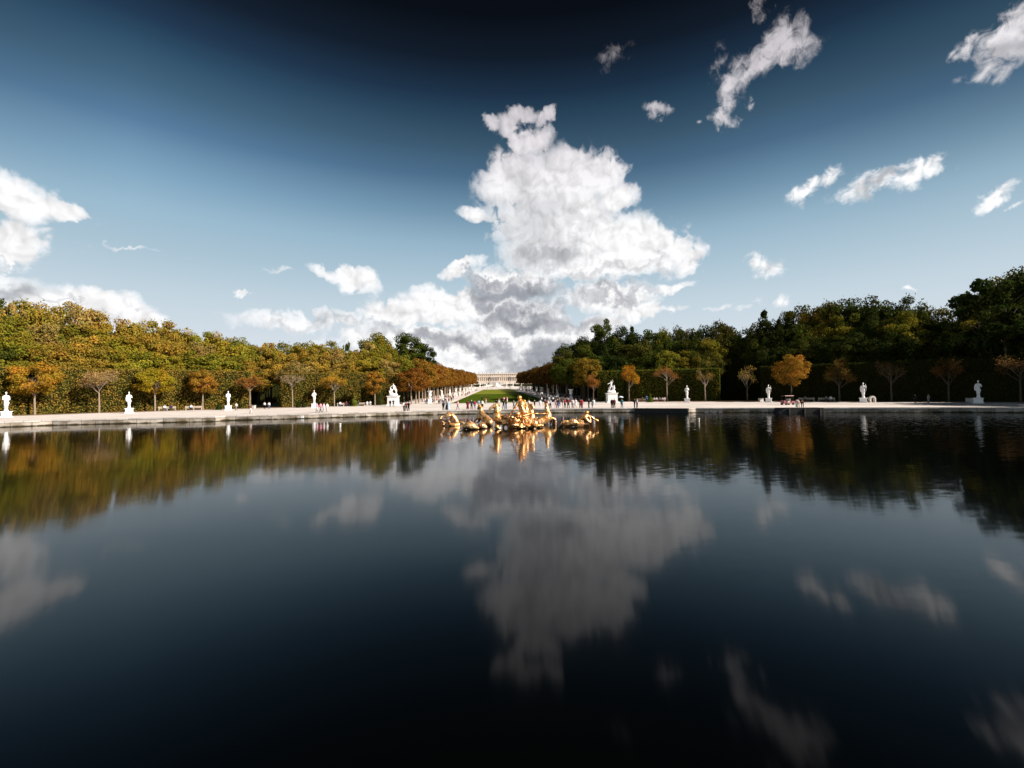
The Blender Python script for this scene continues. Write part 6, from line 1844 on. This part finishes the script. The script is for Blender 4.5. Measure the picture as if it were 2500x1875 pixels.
# wings reaching back on both sides
for x0, x1, lb in ((-190, -80, 'paler left wing of the palace behind the trees'), (72, 180, 'paler right wing of the palace behind the trees')):
    t = empty('palace_wing', ((x0 + x1) / 2, PY + 60, PB)); mb = MB(); hw = (x1 - x0) / 2
    bs = [-hw + 4 + 4.8 * i for i in range(int(2 * hw / 4.8) - 1)]
    wall_with_openings(mb, -hw, hw, 0, 0, 24.8, [(b - 1, b + 1, 9, 16) for b in bs] + [(b - .9, b + .9, 20, 22.6) for b in bs]); mb.add([(-hw, 0, 24.8), (hw, 0, 24.8), (hw, 14, 24.8), (-hw, 14, 24.8)], [(0, 1, 2, 3)]); mb.build('wall', M['palace_stone'], t)
    MB().box(-hw + .1, hw - .1, .62, 1.0, .1, 24.6).build('window_glass', M['glass_dark'], t); tag(t, lb, 'palace wing')
# retaining wall of the terrace with its stair
tw_ = MB(); tw_.box(-160, 160, 779.2, 781.5, 14, 20.95); 
for k in range(40): tw_.box(-159 + 8 * k, -158 + 8 * k, 778.9, 779.18, 14, 20.7)
o = tw_.build('terrace_wall', M['pale_render']); tag(o, 'pale retaining wall of the terrace below the palace', 'wall')
mb = MB()
for k in range(20): mb.box(-10, 14, 766 + .62 * k, 779.1 if k == 19 else 766 + .62 * (k + 1), 12, 15.4 + .26 * k)
o = mb.build('stairs', M['coping']); tag(o, 'broad pale stairs climbing to the palace terrace', 'stairs')
for y, x0, x1, h, lb in ((703, -150, -9, 3.0, 'dark yew hedge left of the parterre fountain'), (703, 12, 150, 3.0, 'dark yew hedge right of the parterre fountain'), (655, -120, -24, 1.7, 'lower dark hedge left above the lawn'), (660, 28, 130, 1.7, 'lower dark hedge right above the lawn')):
    hedge(lb, [(x0, y), ((x0 + x1) / 2, y), (x1, y)], 4, h, (.075, .095, .02), 500 + int(y + x0) % 97, dens=3.5)
k = 0
for x in (-64, -52, -42, -34, -26, -18, 22, 30, 38, 46, 58, 70):
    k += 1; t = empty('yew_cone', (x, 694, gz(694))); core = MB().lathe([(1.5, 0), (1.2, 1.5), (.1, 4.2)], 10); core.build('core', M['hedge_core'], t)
    foliage_shell([(1.6, 0), (1.3, 1.5), (.08, 4.4)], 420, .5, 520 + k, (.06, .08, .018), t); tag(t, f'distant cone shaped yew above the lawn, {ORD[k - 1]} from the left', 'topiary', 'yew cones on the parterre')
for s_, x in (('left', -60), ('right', 66)):
    for j in range(7):
        p_x = x + (-1 if s_ == 'left' else 1) * j * 11 ; forest_tree(p_x, 740 + 8 * (j % 3), 16 + (j % 3) * 2, 6, random.choice(['deep green', 'olive green', 'dull olive']), 'broad', f'distant park tree below the palace terrace, {ORD[j]} outwards on the {s_}', f'distant park trees on the {s_}')
for s_, x in (('left', -31), ('right', 37)):
    forest_tree(x, 742, 7, 4, 'deep green', 'broad', f'small dark tree at the {s_} end of the terrace stairs', 'small trees by the stairs')
# tiered marble fountain of the parterre
t = empty('tiered_fountain', (1.5, 640, gz(640)))
MB().lathe([(9, -.6), (9, .5), (8.6, .5)], 32).build('basin', M['pale_render'], t)
MB().lathe([(6.2, .51), (6.2, 1.5), (4.6, 1.52), (4.6, 2.6), (3.0, 2.62), (3.0, 3.7), (1.5, 3.72), (1.5, 4.7), (.6, 4.9)], 28).build('tiers', M['marble'], t)
RBs = obj('figure', RB[1], None, t); RBs.location = (0, 0, 3.5)
for k in range(12):
    a = k * .5236; o = MB().lathe([(.32, 1.51), (.25, 1.9), (.34, 2.15), (.1, 2.4)], 8, (5.4 * math.cos(a), 5.4 * math.sin(a), 0)).build('frog_figure', M['gold'], t, True)
tag(t, 'white tiered fountain with a statue on top beyond the lawn', 'fountain')
k = 0
for x in (-34, -22, -13, 16, 25, 37):
    k += 1; t = empty('stone_vase', (x, 650, gz(650)), 0, 1.25); obj('pedestal', VP, None, t); obj('vase_bowl', VB, None, t); tag(t, f'distant white vase on the parterre wall, {ORD[k - 1]} from the left', 'vase', 'distant parterre vases')
mb = MB()
for s_ in (-1, 1):
    for k in range(8):
        a, b = R_(20 + 14 * k), R_(20 + 14 * (k + 1)); mb.tube((1.5 + s_ * 22 * math.cos(a), 640 + 26 * math.sin(a), gz(640) + .9 + .25 * k), (1.5 + s_ * 22 * math.cos(b), 640 + 26 * math.sin(b), gz(640) + .9 + .25 * (k + 1)), .7, n=6)
o = mb.build('ramp_wall', M['pale_render']); tag(o, 'pale curved ramp walls either side of the tiered fountain', 'wall')
# gate hedge ends and small kerb of the lawn
mb = MB(); mb.box(-13.35, -13.1, 134, 139, 0, .06); mb.box(16.1, 16.35, 134, 139, 0, .06); mb.box(-13.35, 16.35, 133.8, 134.3, 0, .05)
o = mb.build('lawn_kerb', M['coping']); tag(o, 'thin pale kerb at the near end of the lawn', 'kerb')
